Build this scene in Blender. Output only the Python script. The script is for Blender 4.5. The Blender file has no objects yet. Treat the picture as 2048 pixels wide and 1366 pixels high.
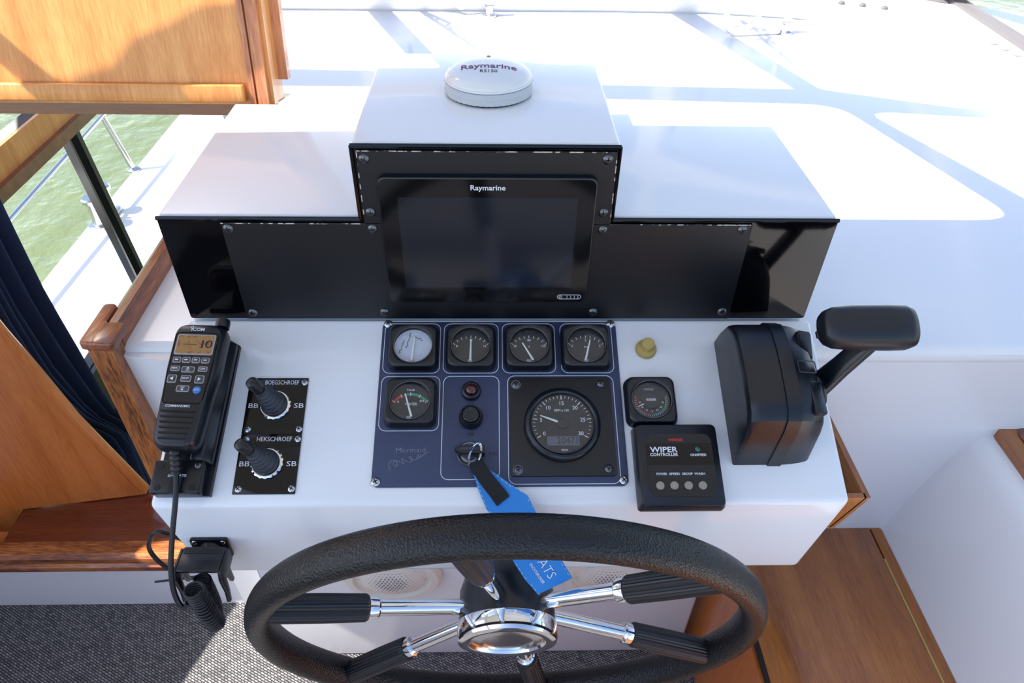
import bpy, bmesh, math, random
from mathutils import Matrix, Vector
from math import sin, cos, pi, radians as RAD
random.seed(7)
C = bpy.context.scene.collection
SC = bpy.context.scene

# ---------------------------------------------------------------- camera
YAW, PITCH, ROLL = 0.035623, 0.705215, 0.022156
cam = bpy.data.cameras.new('camera'); cam.sensor_width = 36.0; cam.lens = 1427.19/2048*36.0
cam.clip_start = 0.02; cam.clip_end = 500
co = bpy.data.objects.new('camera', cam); C.objects.link(co)
fw = Vector((sin(YAW)*cos(PITCH), cos(YAW)*cos(PITCH), -sin(PITCH)))
rt = Vector((cos(YAW), -sin(YAW), 0)); up = rt.cross(fw)
r2 = rt*cos(ROLL)+up*sin(ROLL); u2 = up*cos(ROLL)-rt*sin(ROLL)
M = Matrix((r2, u2, -fw)).transposed().to_4x4(); M.translation = (-0.00276, -0.7171, 0.57094)
co.matrix_world = M
SC.camera = co
# ---------------------------------------------------------------- light
SUN = Vector((.58, .12, -.805)).normalized()
w = bpy.data.worlds.new('sky'); SC.world = w; w.use_nodes = True
nt = w.node_tree; nt.nodes.clear()
sky = nt.nodes.new('ShaderNodeTexSky'); sky.sky_type = 'NISHITA'; sky.sun_disc = False
sky.sun_elevation = math.asin(-SUN.z); sky.sun_rotation = math.atan2(-SUN.x, -SUN.y)
sky.air_density = 1.0; sky.dust_density = 0.8; sky.ozone_density = 1.6
bg = nt.nodes.new('ShaderNodeBackground'); bg.inputs['Strength'].default_value = 0.20
wo = nt.nodes.new('ShaderNodeOutputWorld')
tint = nt.nodes.new('ShaderNodeMix'); tint.data_type = 'RGBA'; tint.blend_type = 'MULTIPLY'; tint.inputs[0].default_value = 1.0
tint.inputs[7].default_value = (1.07, 1.0, .97, 1)      # camera white balance towards daylight
nt.links.new(sky.outputs[0], tint.inputs[6]); nt.links.new(tint.outputs[2], bg.inputs[0]); nt.links.new(bg.outputs[0], wo.inputs[0])
sl = bpy.data.lights.new('sun', 'SUN'); sl.energy = 7.0; sl.angle = RAD(0.53); sl.color = (1.0, .955, .88)
so = bpy.data.objects.new('sun', sl); C.objects.link(so)
so.rotation_euler = SUN.to_track_quat('-Z', 'Y').to_euler(); so.location = (-6, -1, 8)
vs = SC.view_settings
vs.view_transform = 'Standard'; vs.look = 'None'; vs.gamma = 1.0; vs.use_curve_mapping = False
vs.exposure = 0.90

# ---------------------------------------------------------------- materials
def lin(c):
    return tuple(((v/255)/12.92 if v/255 <= .04045 else ((v/255+.055)/1.055)**2.4) for v in c)
MATS = {}
def mat(name, rgb, rough=.4, metal=0.0, spec=.5, coat=0.0, trans=0.0, emit=None, bump=None, var=None):
    """bump=(scale,strength,kind,stretch)  var=(scale,rgb2,lo,hi,stretch)"""
    m = bpy.data.materials.new(name); m.use_nodes = True
    n = m.node_tree; b = n.nodes['Principled BSDF']
    b.inputs['Base Color'].default_value = (*lin(rgb), 1); b.inputs['Roughness'].default_value = rough
    b.inputs['Metallic'].default_value = metal; b.inputs['Specular IOR Level'].default_value = spec
    b.inputs['Coat Weight'].default_value = coat; b.inputs['Coat Roughness'].default_value = .05
    if emit:
        b.inputs['Emission Color'].default_value = (*lin(emit[0]), 1); b.inputs['Emission Strength'].default_value = emit[1]
    tc = n.nodes.new('ShaderNodeTexCoord')
    def mapped(st):
        mp = n.nodes.new('ShaderNodeMapping'); mp.inputs['Scale'].default_value = st
        n.links.new(tc.outputs['Object'], mp.inputs['Vector']); return mp.outputs[0]
    if var:
        sc, rgb2, lo, hi, st = var
        nz = n.nodes.new('ShaderNodeTexNoise'); nz.inputs['Scale'].default_value = sc; nz.inputs['Detail'].default_value = 6
        n.links.new(mapped(st), nz.inputs['Vector'])
        rp = n.nodes.new('ShaderNodeValToRGB')
        rp.color_ramp.elements[0].position = lo; rp.color_ramp.elements[1].position = hi
        rp.color_ramp.elements[0].color = (*lin(rgb), 1); rp.color_ramp.elements[1].color = (*lin(rgb2), 1)
        n.links.new(nz.outputs[0], rp.inputs[0]); n.links.new(rp.outputs[0], b.inputs['Base Color'])
    if bump:
        sc, stg, kind, st = bump
        if kind == 'voronoi':
            t = n.nodes.new('ShaderNodeTexVoronoi'); t.inputs['Scale'].default_value = sc; out = t.outputs['Distance']
        else:
            t = n.nodes.new('ShaderNodeTexNoise'); t.inputs['Scale'].default_value = sc; t.inputs['Detail'].default_value = 4; out = t.outputs[0]
        n.links.new(mapped(st), t.inputs['Vector'])
        bp = n.nodes.new('ShaderNodeBump'); bp.inputs['Strength'].default_value = stg; bp.inputs['Distance'].default_value = .001
        n.links.new(out, bp.inputs['Height']); n.links.new(bp.outputs[0], b.inputs['Normal'])
    MATS[name] = m
    return m
def wood(name, a, b_, c_, grain, rough=.28, coat=.5, sc=1.0):
    """varnished wood: grain = stretch vector (small along the grain)"""
    m = mat(name, a, rough, coat=coat); n = m.node_tree; b = n.nodes['Principled BSDF']
    tc = n.nodes.new('ShaderNodeTexCoord'); mp = n.nodes.new('ShaderNodeMapping')
    mp.inputs['Scale'].default_value = grain; n.links.new(tc.outputs['Object'], mp.inputs[0])
    n1 = n.nodes.new('ShaderNodeTexNoise'); n1.inputs['Scale'].default_value = 9*sc; n1.inputs['Detail'].default_value = 5
    n2 = n.nodes.new('ShaderNodeTexNoise'); n2.inputs['Scale'].default_value = 95*sc; n2.inputs['Detail'].default_value = 3
    for q in (n1, n2): n.links.new(mp.outputs[0], q.inputs['Vector'])
    mx = n.nodes.new('ShaderNodeMath'); mx.operation = 'MULTIPLY_ADD'; mx.inputs[1].default_value = .45
    n.links.new(n2.outputs[0], mx.inputs[0]); 
    h = n.nodes.new('ShaderNodeMath'); h.operation = 'MULTIPLY'; h.inputs[1].default_value = .55
    n.links.new(n1.outputs[0], h.inputs[0]); n.links.new(h.outputs[0], mx.inputs[2])
    rp = n.nodes.new('ShaderNodeValToRGB'); e = rp.color_ramp.elements
    e[0].position = .36; e[0].color = (*lin(c_), 1); e[1].position = .62; e[1].color = (*lin(b_), 1)
    k = e.new(.5); k.color = (*lin(a), 1)
    n.links.new(mx.outputs[0], rp.inputs[0]); n.links.new(rp.outputs[0], b.inputs['Base Color'])
    return m

ONE = (1, 1, 1)
mat('gelcoat', (226, 228, 231), .10, spec=.42)
mat('gelcoat_soft', (222, 223, 226), .22, spec=.45)
mat('gelcoat_deck', (224, 226, 229), .16, spec=.22)
mat('deck_paint', (228, 228, 226), .55)
mat('ceiling_liner', (232, 233, 235), .6)
mat('black_gloss', (5, 5, 8), .07, spec=.35, bump=(30, .08, 'noise', ONE))
mat('black_panel', (11, 13, 20), .38, var=(900, (70, 74, 84), .70, .84, ONE))
mat('panel_blue', (42, 55, 86), .38, var=(700, (110, 120, 142), .68, .80, ONE))
mat('black_plastic', (11, 15, 24), .30, bump=(900, .06, 'noise', ONE))
mat('black_rubber', (13, 16, 24), .40)
mat('grey_rubber', (44, 50, 60), .5)
mat('black_matte', (9, 9, 11), .7)
mat('leather', (6, 8, 13), .38, spec=.42, bump=(430, .7, 'voronoi', ONE))
mat('chrome', (225, 227, 230), .06, metal=1)
mat('steel', (190, 192, 195), .22, metal=1)
mat('aluminium', (120, 122, 126), .35, metal=1)
mat('screw_dark', (104, 104, 108), .3, metal=1)
mat('brass_knob', (170, 148, 84), .45)
mat('print_white', (214, 218, 226), .5)
mat('print_grey', (120, 126, 140), .5)
mat('print_dark', (10, 12, 18), .6)
mat('print_purple', (104, 44, 88), .5)
mat('print_red', (170, 34, 40), .5)
mat('print_green', (26, 130, 100), .5)
mat('dial_black', (18, 21, 27), .5)
mat('label_paper', (180, 188, 200), .6)
mat('needle', (206, 210, 206), .45)
mat('red_lens', (56, 4, 8), .12, coat=.6)
mat('green_lens', (20, 92, 70), .15, coat=.5)
mat('button_metal', (150, 146, 136), .4, metal=.6)
mat('lcd_amber', (150, 112, 66), .3, var=(9, (122, 52, 22), .52, .7, (20, 20, 20)))
mat('lcd_grey', (78, 84, 96), .3)
mat('lcd_off', (26, 30, 38), .12, spec=.6)
mat('screen_black', (10, 11, 14), .10, spec=.6)
mat('key_grey', (58, 60, 66), .45)
mat('key_rim', (150, 142, 138), .45)
mat('key_blue', (44, 112, 178), .4)
mat('antenna_white', (214, 217, 220), .16, coat=.3)
mat('antenna_grey', (190, 194, 199), .35)
mat('fob_blue', (24, 122, 200), .6, bump=(1200, .2, 'noise', ONE))
mat('strap_black', (8, 8, 10), .8)
mat('stitch', (190, 204, 216), .7)
mat('speaker_cream', (218, 212, 200), .5)
mat('curtain_navy', (38, 52, 90), .85, bump=(1500, .3, 'noise', ONE))
mat('frame_black', (14, 15, 18), .3)
mat('frame_grey', (104, 100, 100), .4)
mat('chip', (12, 12, 15), .4, var=(130, (196, 192, 180), .50, .56, (1, 1, 1)))
mat('pvc_white', (226, 225, 220), .35)
mat('seam_dark', (24, 14, 9), .8)
wood('wood_hatch', (216, 146, 76), (228, 162, 92), (200, 124, 58), (4, 4, .35), .38, .3)
wood('wood_edge', (190, 122, 80), (208, 146, 104), (154, 88, 50), (4, 4, .3), .35, .4)
wood('wood_panel', (196, 110, 48), (206, 120, 56), (182, 96, 38), (3, 3, .3), .34, .4)
wood('wood_tread', (112, 48, 20), (124, 58, 26), (94, 36, 13), (.3, 4, 4), .22, .6)
wood('wood_nose', (150, 82, 40), (196, 124, 66), (84, 40, 18), (.5, 4, 4), .25, .6)
wood('wood_cap', (126, 66, 36), (158, 92, 52), (70, 34, 22), (4, .4, 4), .3, .5)
wood('wood_post', (150, 86, 38), (182, 112, 54), (52, 26, 12), (5, 5, .6), .4, .3)
wood('wood_dark', (118, 62, 32), (138, 78, 42), (90, 44, 22), (.3, 4, 4), .3, .4)
wood('wood_locker', (150, 88, 34), (164, 102, 44), (128, 70, 24), (4, .3, 4), .25, .5)
def glass(name, fac):
    m = bpy.data.materials.new(name); m.use_nodes = True; n = m.node_tree; n.nodes.clear()
    o = n.nodes.new('ShaderNodeOutputMaterial'); t = n.nodes.new('ShaderNodeBsdfTransparent'); g = n.nodes.new('ShaderNodeBsdfGlossy')
    g.inputs['Roughness'].default_value = .02; mx = n.nodes.new('ShaderNodeMixShader')
    lw = n.nodes.new('ShaderNodeLayerWeight'); lw.inputs[0].default_value = .5
    pw = n.nodes.new('ShaderNodeMath'); pw.operation = 'POWER'; pw.inputs[1].default_value = 4
    ma = n.nodes.new('ShaderNodeMath'); ma.operation = 'MULTIPLY_ADD'; ma.inputs[1].default_value = .6; ma.inputs[2].default_value = fac
    n.links.new(lw.outputs['Facing'], pw.inputs[0]); n.links.new(pw.outputs[0], ma.inputs[0])
    n.links.new(ma.outputs[0], mx.inputs[0]); n.links.new(t.outputs[0], mx.inputs[1]); n.links.new(g.outputs[0], mx.inputs[2]); n.links.new(mx.outputs[0], o.inputs[0])
    MATS[name] = m
glass('window_glass', .04); glass('gauge_glass', .05)
# carpet: woven sisal
m = mat('carpet', (86, 84, 86), .95, spec=.1); n = m.node_tree; b = n.nodes['Principled BSDF']
tc = n.nodes.new('ShaderNodeTexCoord'); mp = n.nodes.new('ShaderNodeMapping'); mp.inputs['Rotation'].default_value = (0, 0, .5)
n.links.new(tc.outputs['Object'], mp.inputs[0])
br = n.nodes.new('ShaderNodeTexBrick'); br.inputs['Scale'].default_value = 1; br.inputs['Brick Width'].default_value = .0085; br.inputs['Row Height'].default_value = .0042
br.inputs['Mortar Size'].default_value = .0011; br.inputs['Mortar Smooth'].default_value = 1.0
br.inputs['Color1'].default_value = (*lin((150, 147, 146)), 1); br.inputs['Color2'].default_value = (*lin((106, 104, 106)), 1); br.inputs['Mortar'].default_value = (*lin((40, 40, 44)), 1)
n.links.new(mp.outputs[0], br.inputs['Vector']); n.links.new(br.outputs[0], b.inputs['Base Color'])
bp = n.nodes.new('ShaderNodeBump'); bp.inputs['Strength'].default_value = .8; bp.inputs['Distance'].default_value = .002; bp.invert = True
n.links.new(br.outputs['Fac'], bp.inputs['Height']); n.links.new(bp.outputs[0], b.inputs['Normal'])
# water
m = mat('water', (98, 108, 72), .08, spec=.5); n = m.node_tree; b = n.nodes['Principled BSDF']
tc = n.nodes.new('ShaderNodeTexCoord'); nz = n.nodes.new('ShaderNodeTexNoise'); nz.inputs['Scale'].default_value = 3.2; nz.inputs['Detail'].default_value = 5
n.links.new(tc.outputs['Object'], nz.inputs['Vector']); bp = n.nodes.new('ShaderNodeBump'); bp.inputs['Strength'].default_value = .5; bp.inputs['Distance'].default_value = .12
n.links.new(nz.outputs[0], bp.inputs['Height']); n.links.new(bp.outputs[0], b.inputs['Normal'])

# ---------------------------------------------------------------- mesh helpers
def I4(): return Matrix.Identity(4)
def T(x, y, z): return Matrix.Translation((x, y, z))
def RX(a): return Matrix.Rotation(a, 4, 'X')
def RY(a): return Matrix.Rotation(a, 4, 'Y')
def RZ(a): return Matrix.Rotation(a, 4, 'Z')
def rrect(w, h, r, n=5, cx=0, cy=0):
    pts = []
    r = max(min(r, w/2-1e-5, h/2-1e-5), 1e-5)
    for k, (sx, sy) in enumerate(((1, 1), (-1, 1), (-1, -1), (1, -1))):
        for i in range(n+1):
            a = k*pi/2+i*pi/2/n
            pts.append((cx+sx*(w/2-r)+r*cos(a), cy+sy*(h/2-r)+r*sin(a)))
    return pts
def circ(r, n=32, cx=0, cy=0): return [(cx+r*cos(2*pi*i/n), cy+r*sin(2*pi*i/n)) for i in range(n)]
class MB:
    def __init__(s): s.v = []; s.f = []; s.mi = []; s.cur = 0
    def add(s, vs, fs, M=None):
        o = len(s.v)
        s.v += [tuple(M @ Vector(v)) if M else tuple(v) for v in vs]
        s.f += [tuple(i+o for i in f) for f in fs]; s.mi += [s.cur]*len(fs)
        return s
    def loft(s, rings, M=None, closed=True, cap0=True, cap1=True):
        vs = [p for r in rings for p in r]; n = len(rings[0]); fs = []
        for k in range(len(rings)-1):
            for i in range(n if closed else n-1):
                j = (i+1) % n; fs.append((k*n+i, k*n+j, (k+1)*n+j, (k+1)*n+i))
        if cap0: fs.append(tuple(reversed(range(n))))
        if cap1: fs.append(tuple((len(rings)-1)*n+i for i in range(n)))
        return s.add(vs, fs, M)
    def prism(s, poly, z0, z1, M=None):
        return s.loft([[(x, y, z0) for x, y in poly], [(x, y, z1) for x, y in poly]], M)
    def slab(s, w, h, r, z0, z1, bev=0, cx=0, cy=0, M=None, n=5, bot=0):
        R = lambda d, z: [(x, y, z) for x, y in rrect(w-2*d, h-2*d, max(r-d, .0004), n, cx, cy)]
        rings = [R(bot, z0)]
        if bev:
            rings += [R(0, z1-bev), R(bev*.3, z1-bev*.3), R(bev, z1)]
        else: rings += [R(0, z1)]
        return s.loft(rings, M)
    def box(s, x0, x1, y0, y1, z0, z1, M=None):
        return s.prism([(x0, y0), (x1, y0), (x1, y1), (x0, y1)], z0, z1, M)
    def lathe(s, prof, n=40, M=None, cap0=True, cap1=True):
        return s.loft([[(r*cos(2*pi*i/n), r*sin(2*pi*i/n), z) for i in range(n)] for r, z in prof], M, True, cap0, cap1)
    def tube(s, path, r, n=10, M=None, closed=False):
        P = [Vector(p) for p in path]; L = len(P); rings = []
        nrm = None
        for i in range(L):
            if closed: t = (P[(i+1) % L]-P[i-1])
            else: t = P[min(i+1, L-1)]-P[max(i-1, 0)]
            t.normalize()
            if nrm is None:
                a = Vector((0, 0, 1)) if abs(t.z) < .9 else Vector((1, 0, 0)); nrm = t.cross(a).normalized()
            nrm = (nrm-t*nrm.dot(t)).normalized(); bn = t.cross(nrm)
            rr = r[i] if isinstance(r, (list, tuple)) else r
            rings.append([tuple(P[i]+nrm*rr*cos(2*pi*k/n)+bn*rr*sin(2*pi*k/n)) for k in range(n)])
        if closed:
            rings.append(rings[0]); return s.loft(rings, M, True, False, False)
        return s.loft(rings, M)
    def grid(s, rows, M=None):
        n = len(rows[0]); vs = [p for r in rows for p in r]
        fs = [(k*n+i, k*n+i+1, (k+1)*n+i+1, (k+1)*n+i) for k in range(len(rows)-1) for i in range(n-1)]
        return s.add(vs, fs, M)
    def mesh(s, name, mats, ang=35):
        me = bpy.data.meshes.new(name); me.from_pydata(s.v, [], s.f)
        for mm in (mats if isinstance(mats, (list, tuple)) else [mats]): me.materials.append(MATS[mm])
        for p, i in zip(me.polygons, s.mi): p.material_index = i
        bm = bmesh.new(); bm.from_mesh(me); bmesh.ops.remove_doubles(bm, verts=bm.verts, dist=1e-6); bmesh.ops.recalc_face_normals(bm, faces=bm.faces); bm.to_mesh(me); bm.free()
        me.shade_smooth(); me.set_sharp_from_angle(angle=RAD(ang))
        return me
    def build(s, name, mats, parent=None, loc=None, rot=None, ang=35):
        return link(name, s.mesh(name, mats, ang), parent, loc, rot)
def link(name, me, parent=None, loc=None, rot=None):
    o = bpy.data.objects.new(name, me); C.objects.link(o)
    if parent: o.parent = parent
    if loc: o.location = loc
    if rot: o.rotation_euler = rot
    return o
def tag(o, label, cat, group=None, kind=None):
    if label: o['label'] = label
    if cat: o['category'] = cat
    if group: o['group'] = group
    if kind: o['kind'] = kind
    return o
def thing(name, label, cat, loc=(0, 0, 0), rot=(0, 0, 0), group=None):
    o = bpy.data.objects.new(name, None); o.empty_display_size = .02; C.objects.link(o)
    o.location = loc; o.rotation_euler = rot
    return tag(o, label, cat, group)
def struct(name, mb, mats, parent=None, ang=35):
    o = mb.build(name, mats, parent, ang=ang)
    if not parent: o['kind'] = 'structure'
    return o
def bevel_mesh(o, w, seg=3):
    bm = bmesh.new(); bm.from_mesh(o.data)
    bmesh.ops.bevel(bm, geom=list(bm.edges), offset=w, segments=seg, profile=.5, affect='EDGES')
    bm.to_mesh(o.data); bm.free(); o.data.shade_smooth(); o.data.set_sharp_from_angle(angle=RAD(50)); return o
def poly_holes(name, outer, holes, th, M, material, parent=None):
    cu = bpy.data.curves.new(name, 'CURVE'); cu.dimensions = '2D'; cu.fill_mode = 'BOTH'; cu.extrude = th
    for pl in [outer]+holes:
        sp = cu.splines.new('POLY'); sp.points.add(len(pl)-1); sp.use_cyclic_u = True
        for p, q in zip(sp.points, pl): p.co = (q[0], q[1], 0, 1)
    tmp = bpy.data.objects.new('tmp', cu); C.objects.link(tmp)
    me = bpy.data.meshes.new_from_object(tmp.evaluated_get(bpy.context.evaluated_depsgraph_get()))
    bpy.data.objects.remove(tmp); bpy.data.curves.remove(cu)
    me.name = name; me.transform(M); me.materials.clear(); me.materials.append(MATS[material])
    return link(name, me, parent)
def text(s, size, material, parent, loc, rot=(0, 0, 0), width=None, name='lettering', align='CENTER', bold=0, shear=0, spacing=1.0):
    cu = bpy.data.curves.new('t', 'FONT'); cu.body = s; cu.size = 1.0; cu.align_x = align; cu.align_y = 'CENTER'
    cu.resolution_u = 2; cu.offset = bold; cu.shear = shear; cu.extrude = .004; cu.space_character = spacing
    tmp = bpy.data.objects.new('tmp', cu); C.objects.link(tmp)
    me = bpy.data.meshes.new_from_object(tmp.evaluated_get(bpy.context.evaluated_depsgraph_get()))
    bpy.data.objects.remove(tmp); bpy.data.curves.remove(cu)
    sx = size
    if width:
        xs = [v.co.x for v in me.vertices]; sx = width/(max(xs)-min(xs))
    me.transform(Matrix.Diagonal((sx, size, .02, 1)))
    me.name = name; me.materials.clear(); me.materials.append(MATS[material])
    return link(name, me, parent, loc, rot)
def round_poly(pts, r, n=5):
    out = []; L = len(pts)
    for i in range(L):
        p = Vector(pts[i]); a = (Vector(pts[i-1])-p); b = (Vector(pts[(i+1) % L])-p)
        d = min(r, a.length*.45, b.length*.45); a.normalize(); b.normalize()
        p0 = p+a*d; p1 = p+b*d
        for k in range(n+1):
            t = k/n; q = p0*(1-t)**2+p*2*t*(1-t)+p1*t*t; out.append((q.x, q.y))
    return out
# shared pan-head cross screw, axis +z, unit radius
def screw_mesh(name, mats):
    b = MB(); b.cur = 0; b.lathe([(1, 0), (1, .12), (.8, .34), (.45, .46), (.1, .5)], 16)
    b.cur = 1
    for a in (0.4, 0.4+pi/2): b.box(-.55, .55, -.13, .13, .36, .52, RZ(a))
    return b.mesh(name, mats)
SCREW = {k: screw_mesh('screw', [k, 'print_dark']) for k in ('chrome', 'screw_dark', 'steel')}
def screw(parent, loc, r=.0045, kind='chrome', rz=0):
    o = link('screw', SCREW[kind], parent, loc, (0, 0, rz)); o.scale = (r, r, r); return o

BETA = 0.411750
CB, SB = cos(BETA), sin(BETA)
def cpt(x, s, h=0): return (x, -s*CB-h*SB, -s*SB+h*CB)      # console slope -> world
def con_thing(name, label, cat, x, s, h=0, rz=0, group=None):
    return thing(name, label, cat, cpt(x, s, h), (BETA, 0, rz) if not rz else (RX(BETA) @ RZ(rz)).to_euler(), group)
def pod_thing(name, label, cat, x, z, y=0, group=None):
    return thing(name, label, cat, (x, y, z), (pi/2, 0, 0), group)

# ================================================================ SETTING
FZ = -.80
b = MB(); b.box(-1.13, 1.2, -2.4, .1, FZ-.05, FZ); struct('floor', b, 'carpet')
# dashboard shelf running forward to the windscreen
b = MB()
plan = [(-.475, -.032), (1.30, -.045), (1.30, 1.22), (1.14, 1.25), (.97, 1.35), (.62, 1.43), (-.62, 1.42), (-.60, .9), (-.5, .6), (-.475, .35)]
b.prism(plan, -.05, -.02)
sh = struct('dashboard_shelf', b, 'gelcoat_deck'); bevel_mesh(sh, .012)
# rim rising to the windscreen frame
b = MB()
path = [(-.62, 1.385), (-.2, 1.39), (.3, 1.40), (.60, 1.395), (.85, 1.35), (1.00, 1.285), (1.08, 1.22), (1.125, 1.14), (1.14, 1.0), (1.145, .6), (1.15, .2), (1.15, -.04)]
rows = []
for k, (off, z) in enumerate(((.012, -.035), (.010, -.021), (-.006, .012), (-.004, .020), (.006, .024), (.06, .026), (.2, .028))):
    row = []
    for i, (x, y) in enumerate(path):
        a = Vector(path[min(i+1, len(path)-1)])-Vector(path[max(i-1, 0)]); nn = Vector((-a.y, a.x)).normalized()
        side = max(0, min(1, (i-6)/2)); f = 1-1.9*side if off < 0 else 1+side*1.6
        row.append((x+nn.x*off*f, y+nn.y*off*f, z))
    rows.append(row)
b.grid(rows); struct('trim_1', b, 'gelcoat_soft', ang=80)
# small moulded bumps on the rim
rim_pts = [(.95, 1.345, .026), (1.0, 1.325, .026), (1.05, 1.30, .026), (1.195, 1.02, .028), (1.2, .98, .028), (1.205, .94, .028)]
for i, (x, y, z) in enumerate(rim_pts):
    q = MB().lathe([(.009, 0), (.009, .003), (.006, .006), (.001, .007)], 14)
    o = q.build('rim_stud', 'frame_grey' if i < 3 else 'gelcoat_soft', None, (x, y, z))
    tag(o, 'small grey stud on the rim below the windscreen' if i < 3 else 'small white stud on the rim beside the starboard window', 'stud', 'studs on the windscreen rim' if i < 3 else 'studs beside the starboard window')
# bulkhead below the shelf, either side of the console
b = MB()
for x0, x1 in ((-.475, -.402), (.367, 1.3)):
    b.add([(x0, -.036, -.03), (x1, -.049, -.03), (x1, .012, FZ), (x0, .012, FZ), (x0, .03, -.03), (x1, .03, -.03), (x1, .05, FZ), (x0, .05, FZ)],
          [(0, 1, 2, 3), (4, 7, 6, 5), (0, 3, 7, 4), (1, 5, 6, 2), (0, 4, 5, 1), (3, 2, 6, 7)])
    struct('wall_port_bulkhead' if x0 < 0 else 'wall_front', b, 'gelcoat_soft'); b = MB()
# starboard side moulding, curved corner, rolled top
b = MB(); plan = [(.50, .012)]
for i in range(9):
    a = pi/2-i*pi/2/8; plan.append((.6295+.03*cos(a), -.018+.03*sin(a)))
plan += [(.6595, -.3), (.6595, -.6), (.6595, -1.2)]
rows = []
for off, z in ((0, -.452), (.012, -.36), (.028, -.27), (.040, -.225), (.048, -.207), (.062, -.199), (.12, -.198), (.7, -.198)):
    row = []
    for i, (x, y) in enumerate(plan):
        f = min(1, i/8); row.append((x+off*f, y, z))
    rows.append(row)
b.grid(rows); struct('wall_starboard', b, 'gelcoat_soft', ang=80)
b = MB(); poly = round_poly([(.728, -.005), (1.25, -.005), (1.25, -1.2), (.728, -1.2)], .03)
b.prism(poly, -.199, -.182); o = struct('trim_2', b, 'wood_locker')
b = MB(); b.prism(round_poly([(.750, -.028), (1.23, -.028), (1.23, -1.2), (.750, -1.2)], .02), -.182, -.180); b.build('inlay', 'wood_dark', o)
# unseen white block added behind the helm to bounce sunlight forward
b = MB(); b.box(-1.13, 1.3, -3.4, -1.45, FZ, -.12); bevel_mesh(struct('aft_bounce_block', b, 'deck_paint'), .03)
# roof
b = MB(); b.add([(-1.44, .012, .90), (1.3, .012, .90), (1.3, -.64, 0.93), (-1.44, -.64, 0.93), (-1.44, .012, .94), (1.3, .012, .94), (1.3, -.64, .97), (-1.44, -.64, .97)],
                [(0, 1, 2, 3), (4, 7, 6, 5), (0, 4, 5, 1), (1, 5, 6, 2), (2, 6, 7, 3), (3, 7, 4, 0)]); struct('ceiling', b, 'ceiling_liner')
# raked windscreen: frame above view, pane outlines shaped to cast the sun patches
RHO = RAD(32)
WM = Matrix(((1, 0, 0, 0), (0, -cos(RHO), sin(RHO), 1.45), (0, sin(RHO), cos(RHO), .03-.03), (0, 0, 0, 1)))
panes = [
    [(-1.06, .03), (-.385, .03), (-.436, .69), (-1.06, .66)],
    [(-.328, .03), (.468, .03), (.354, .80), (-.384, .765)],
    [(.531, .03), (1.24, .03), (1.24, 1.02), (.62, .93), (.405, .80)],
    [(-1.074, .80), (-.44, .80), (-.472, 1.32), (-.753, 1.334), (-.818, 1.345), (-.892, 1.354), (-.965, 1.372), (-1.025, 1.377), (-1.074, 1.384)],  # top edge stepped to throw the ragged shade on the hatch board
    [(-.385, .86), (.375, .905), (.262, 1.525), (-.395, 1.525)],
    [(.398, .945), (.62, .985), (1.24, 1.08), (1.24, 1.53), (.335, 1.53)],
    [(-1.40, .10), (-1.115, .10), (-1.115, 1.55), (-1.40, 1.55)],
    [(-.90, 1.40), (-.835, 1.380), (-.766, 1.376), (-.478, 1.37), (-.485, 1.545), (-.90, 1.57)],  # added opening; the invented bar below it shades the hatch board
]
panes = [round_poly(p, .075 if i in (4, 5) else .02, 6) for i, p in enumerate(panes)]
fr = poly_holes('window_1', [(-1.44, -.0), (1.28, -.0), (1.28, 1.72), (-1.44, 1.72)], panes, .006, WM, 'gelcoat_soft'); fr['kind'] = 'structure'
for p in panes:
    q = MB(); q.add([tuple(WM @ Vector((x, y, 0))) for x, y in p], [tuple(range(len(p)))]); q.build('pane', 'window_glass', fr)
# visible frame corner at the starboard quarter of the windscreen
q = MB(); q.tube([(.45, 1.455, .012), (.9, 1.445, .012), (1.285, 1.375, .012)], .020, 8); q.tube([(1.285, 1.375, .012), (1.265, .96, .012), (1.255, .3, .012), (1.25, -.3, .012)], .030, 8)
q.tube([(1.285, 1.385, .012), (1.26, 1.2, .2), (1.22, .9, .45)], .014, 8)
o = q.build('window_2', 'frame_grey'); o['kind'] = 'structure'
q = MB(); q.add([(1.272, 1.38, .02), (1.25, -.3, .02), (1.20, -.3, .85), (1.20, .1, .85)], [(0, 1, 2, 3)]); q.build('pane', 'window_glass', o)
# port side: upper wall with the open side window aft of the companionway
PXW = -1.15
def port_plate(name, y0, y1, z0, z1, holes, x, material):
    Mx = Matrix(((0, 0, 1, x), (1, 0, 0, 0), (0, 1, 0, 0), (0, 0, 0, 1)))
    o = poly_holes(name, [(y0, z0), (y1, z0), (y1, z1), (y0, z1)], holes, .015, Mx, material); o['kind'] = 'structure'; return o
port_plate('wall_port', -2.4, .20, FZ, .95, [round_poly([(-2.3, -.16), (-.45, -.16), (-.25, -.06), (-.03, .06), (-.03, .80), (-2.3, .80)], .02)], PXW, 'gelcoat_soft')
# low port window in the companionway well
lw = port_plate('window_3', .18, 3.3, -1.15, -.10, [[(.30, -.685), (1.018, -.685), (.960, -.185), (.30, -.185)], [(1.045, -.69), (3.2, -.69), (3.2, -.185), (.99, -.185)]], -1.05, 'frame_black')
for y0, y1 in ((.30, 1.0), (1.04, 3.2)):
    q = MB(); q.add([(-1.05, y0, -.69), (-1.05, y1, -.69), (-1.05, y1, -.18), (-1.05, y0, -.18)], [(0, 1, 2, 3)]); q.build('pane', 'window_glass', lw)
q = MB(); q.tube([(-1.036, 1.03, -.69), (-1.036, .972, -.18)], .017, 6); q.build('mullion', 'frame_black', lw)
q = MB(); q.box(-1.035, -1.02, .25, 3.2, -.722, -.688); q.build('sill_frame', 'frame_black', lw)
q = MB(); q.box(-1.034, -1.012, .25, 3.2, -.186, -.158); q.build('top_rail', 'wood_dark', lw)
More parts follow.
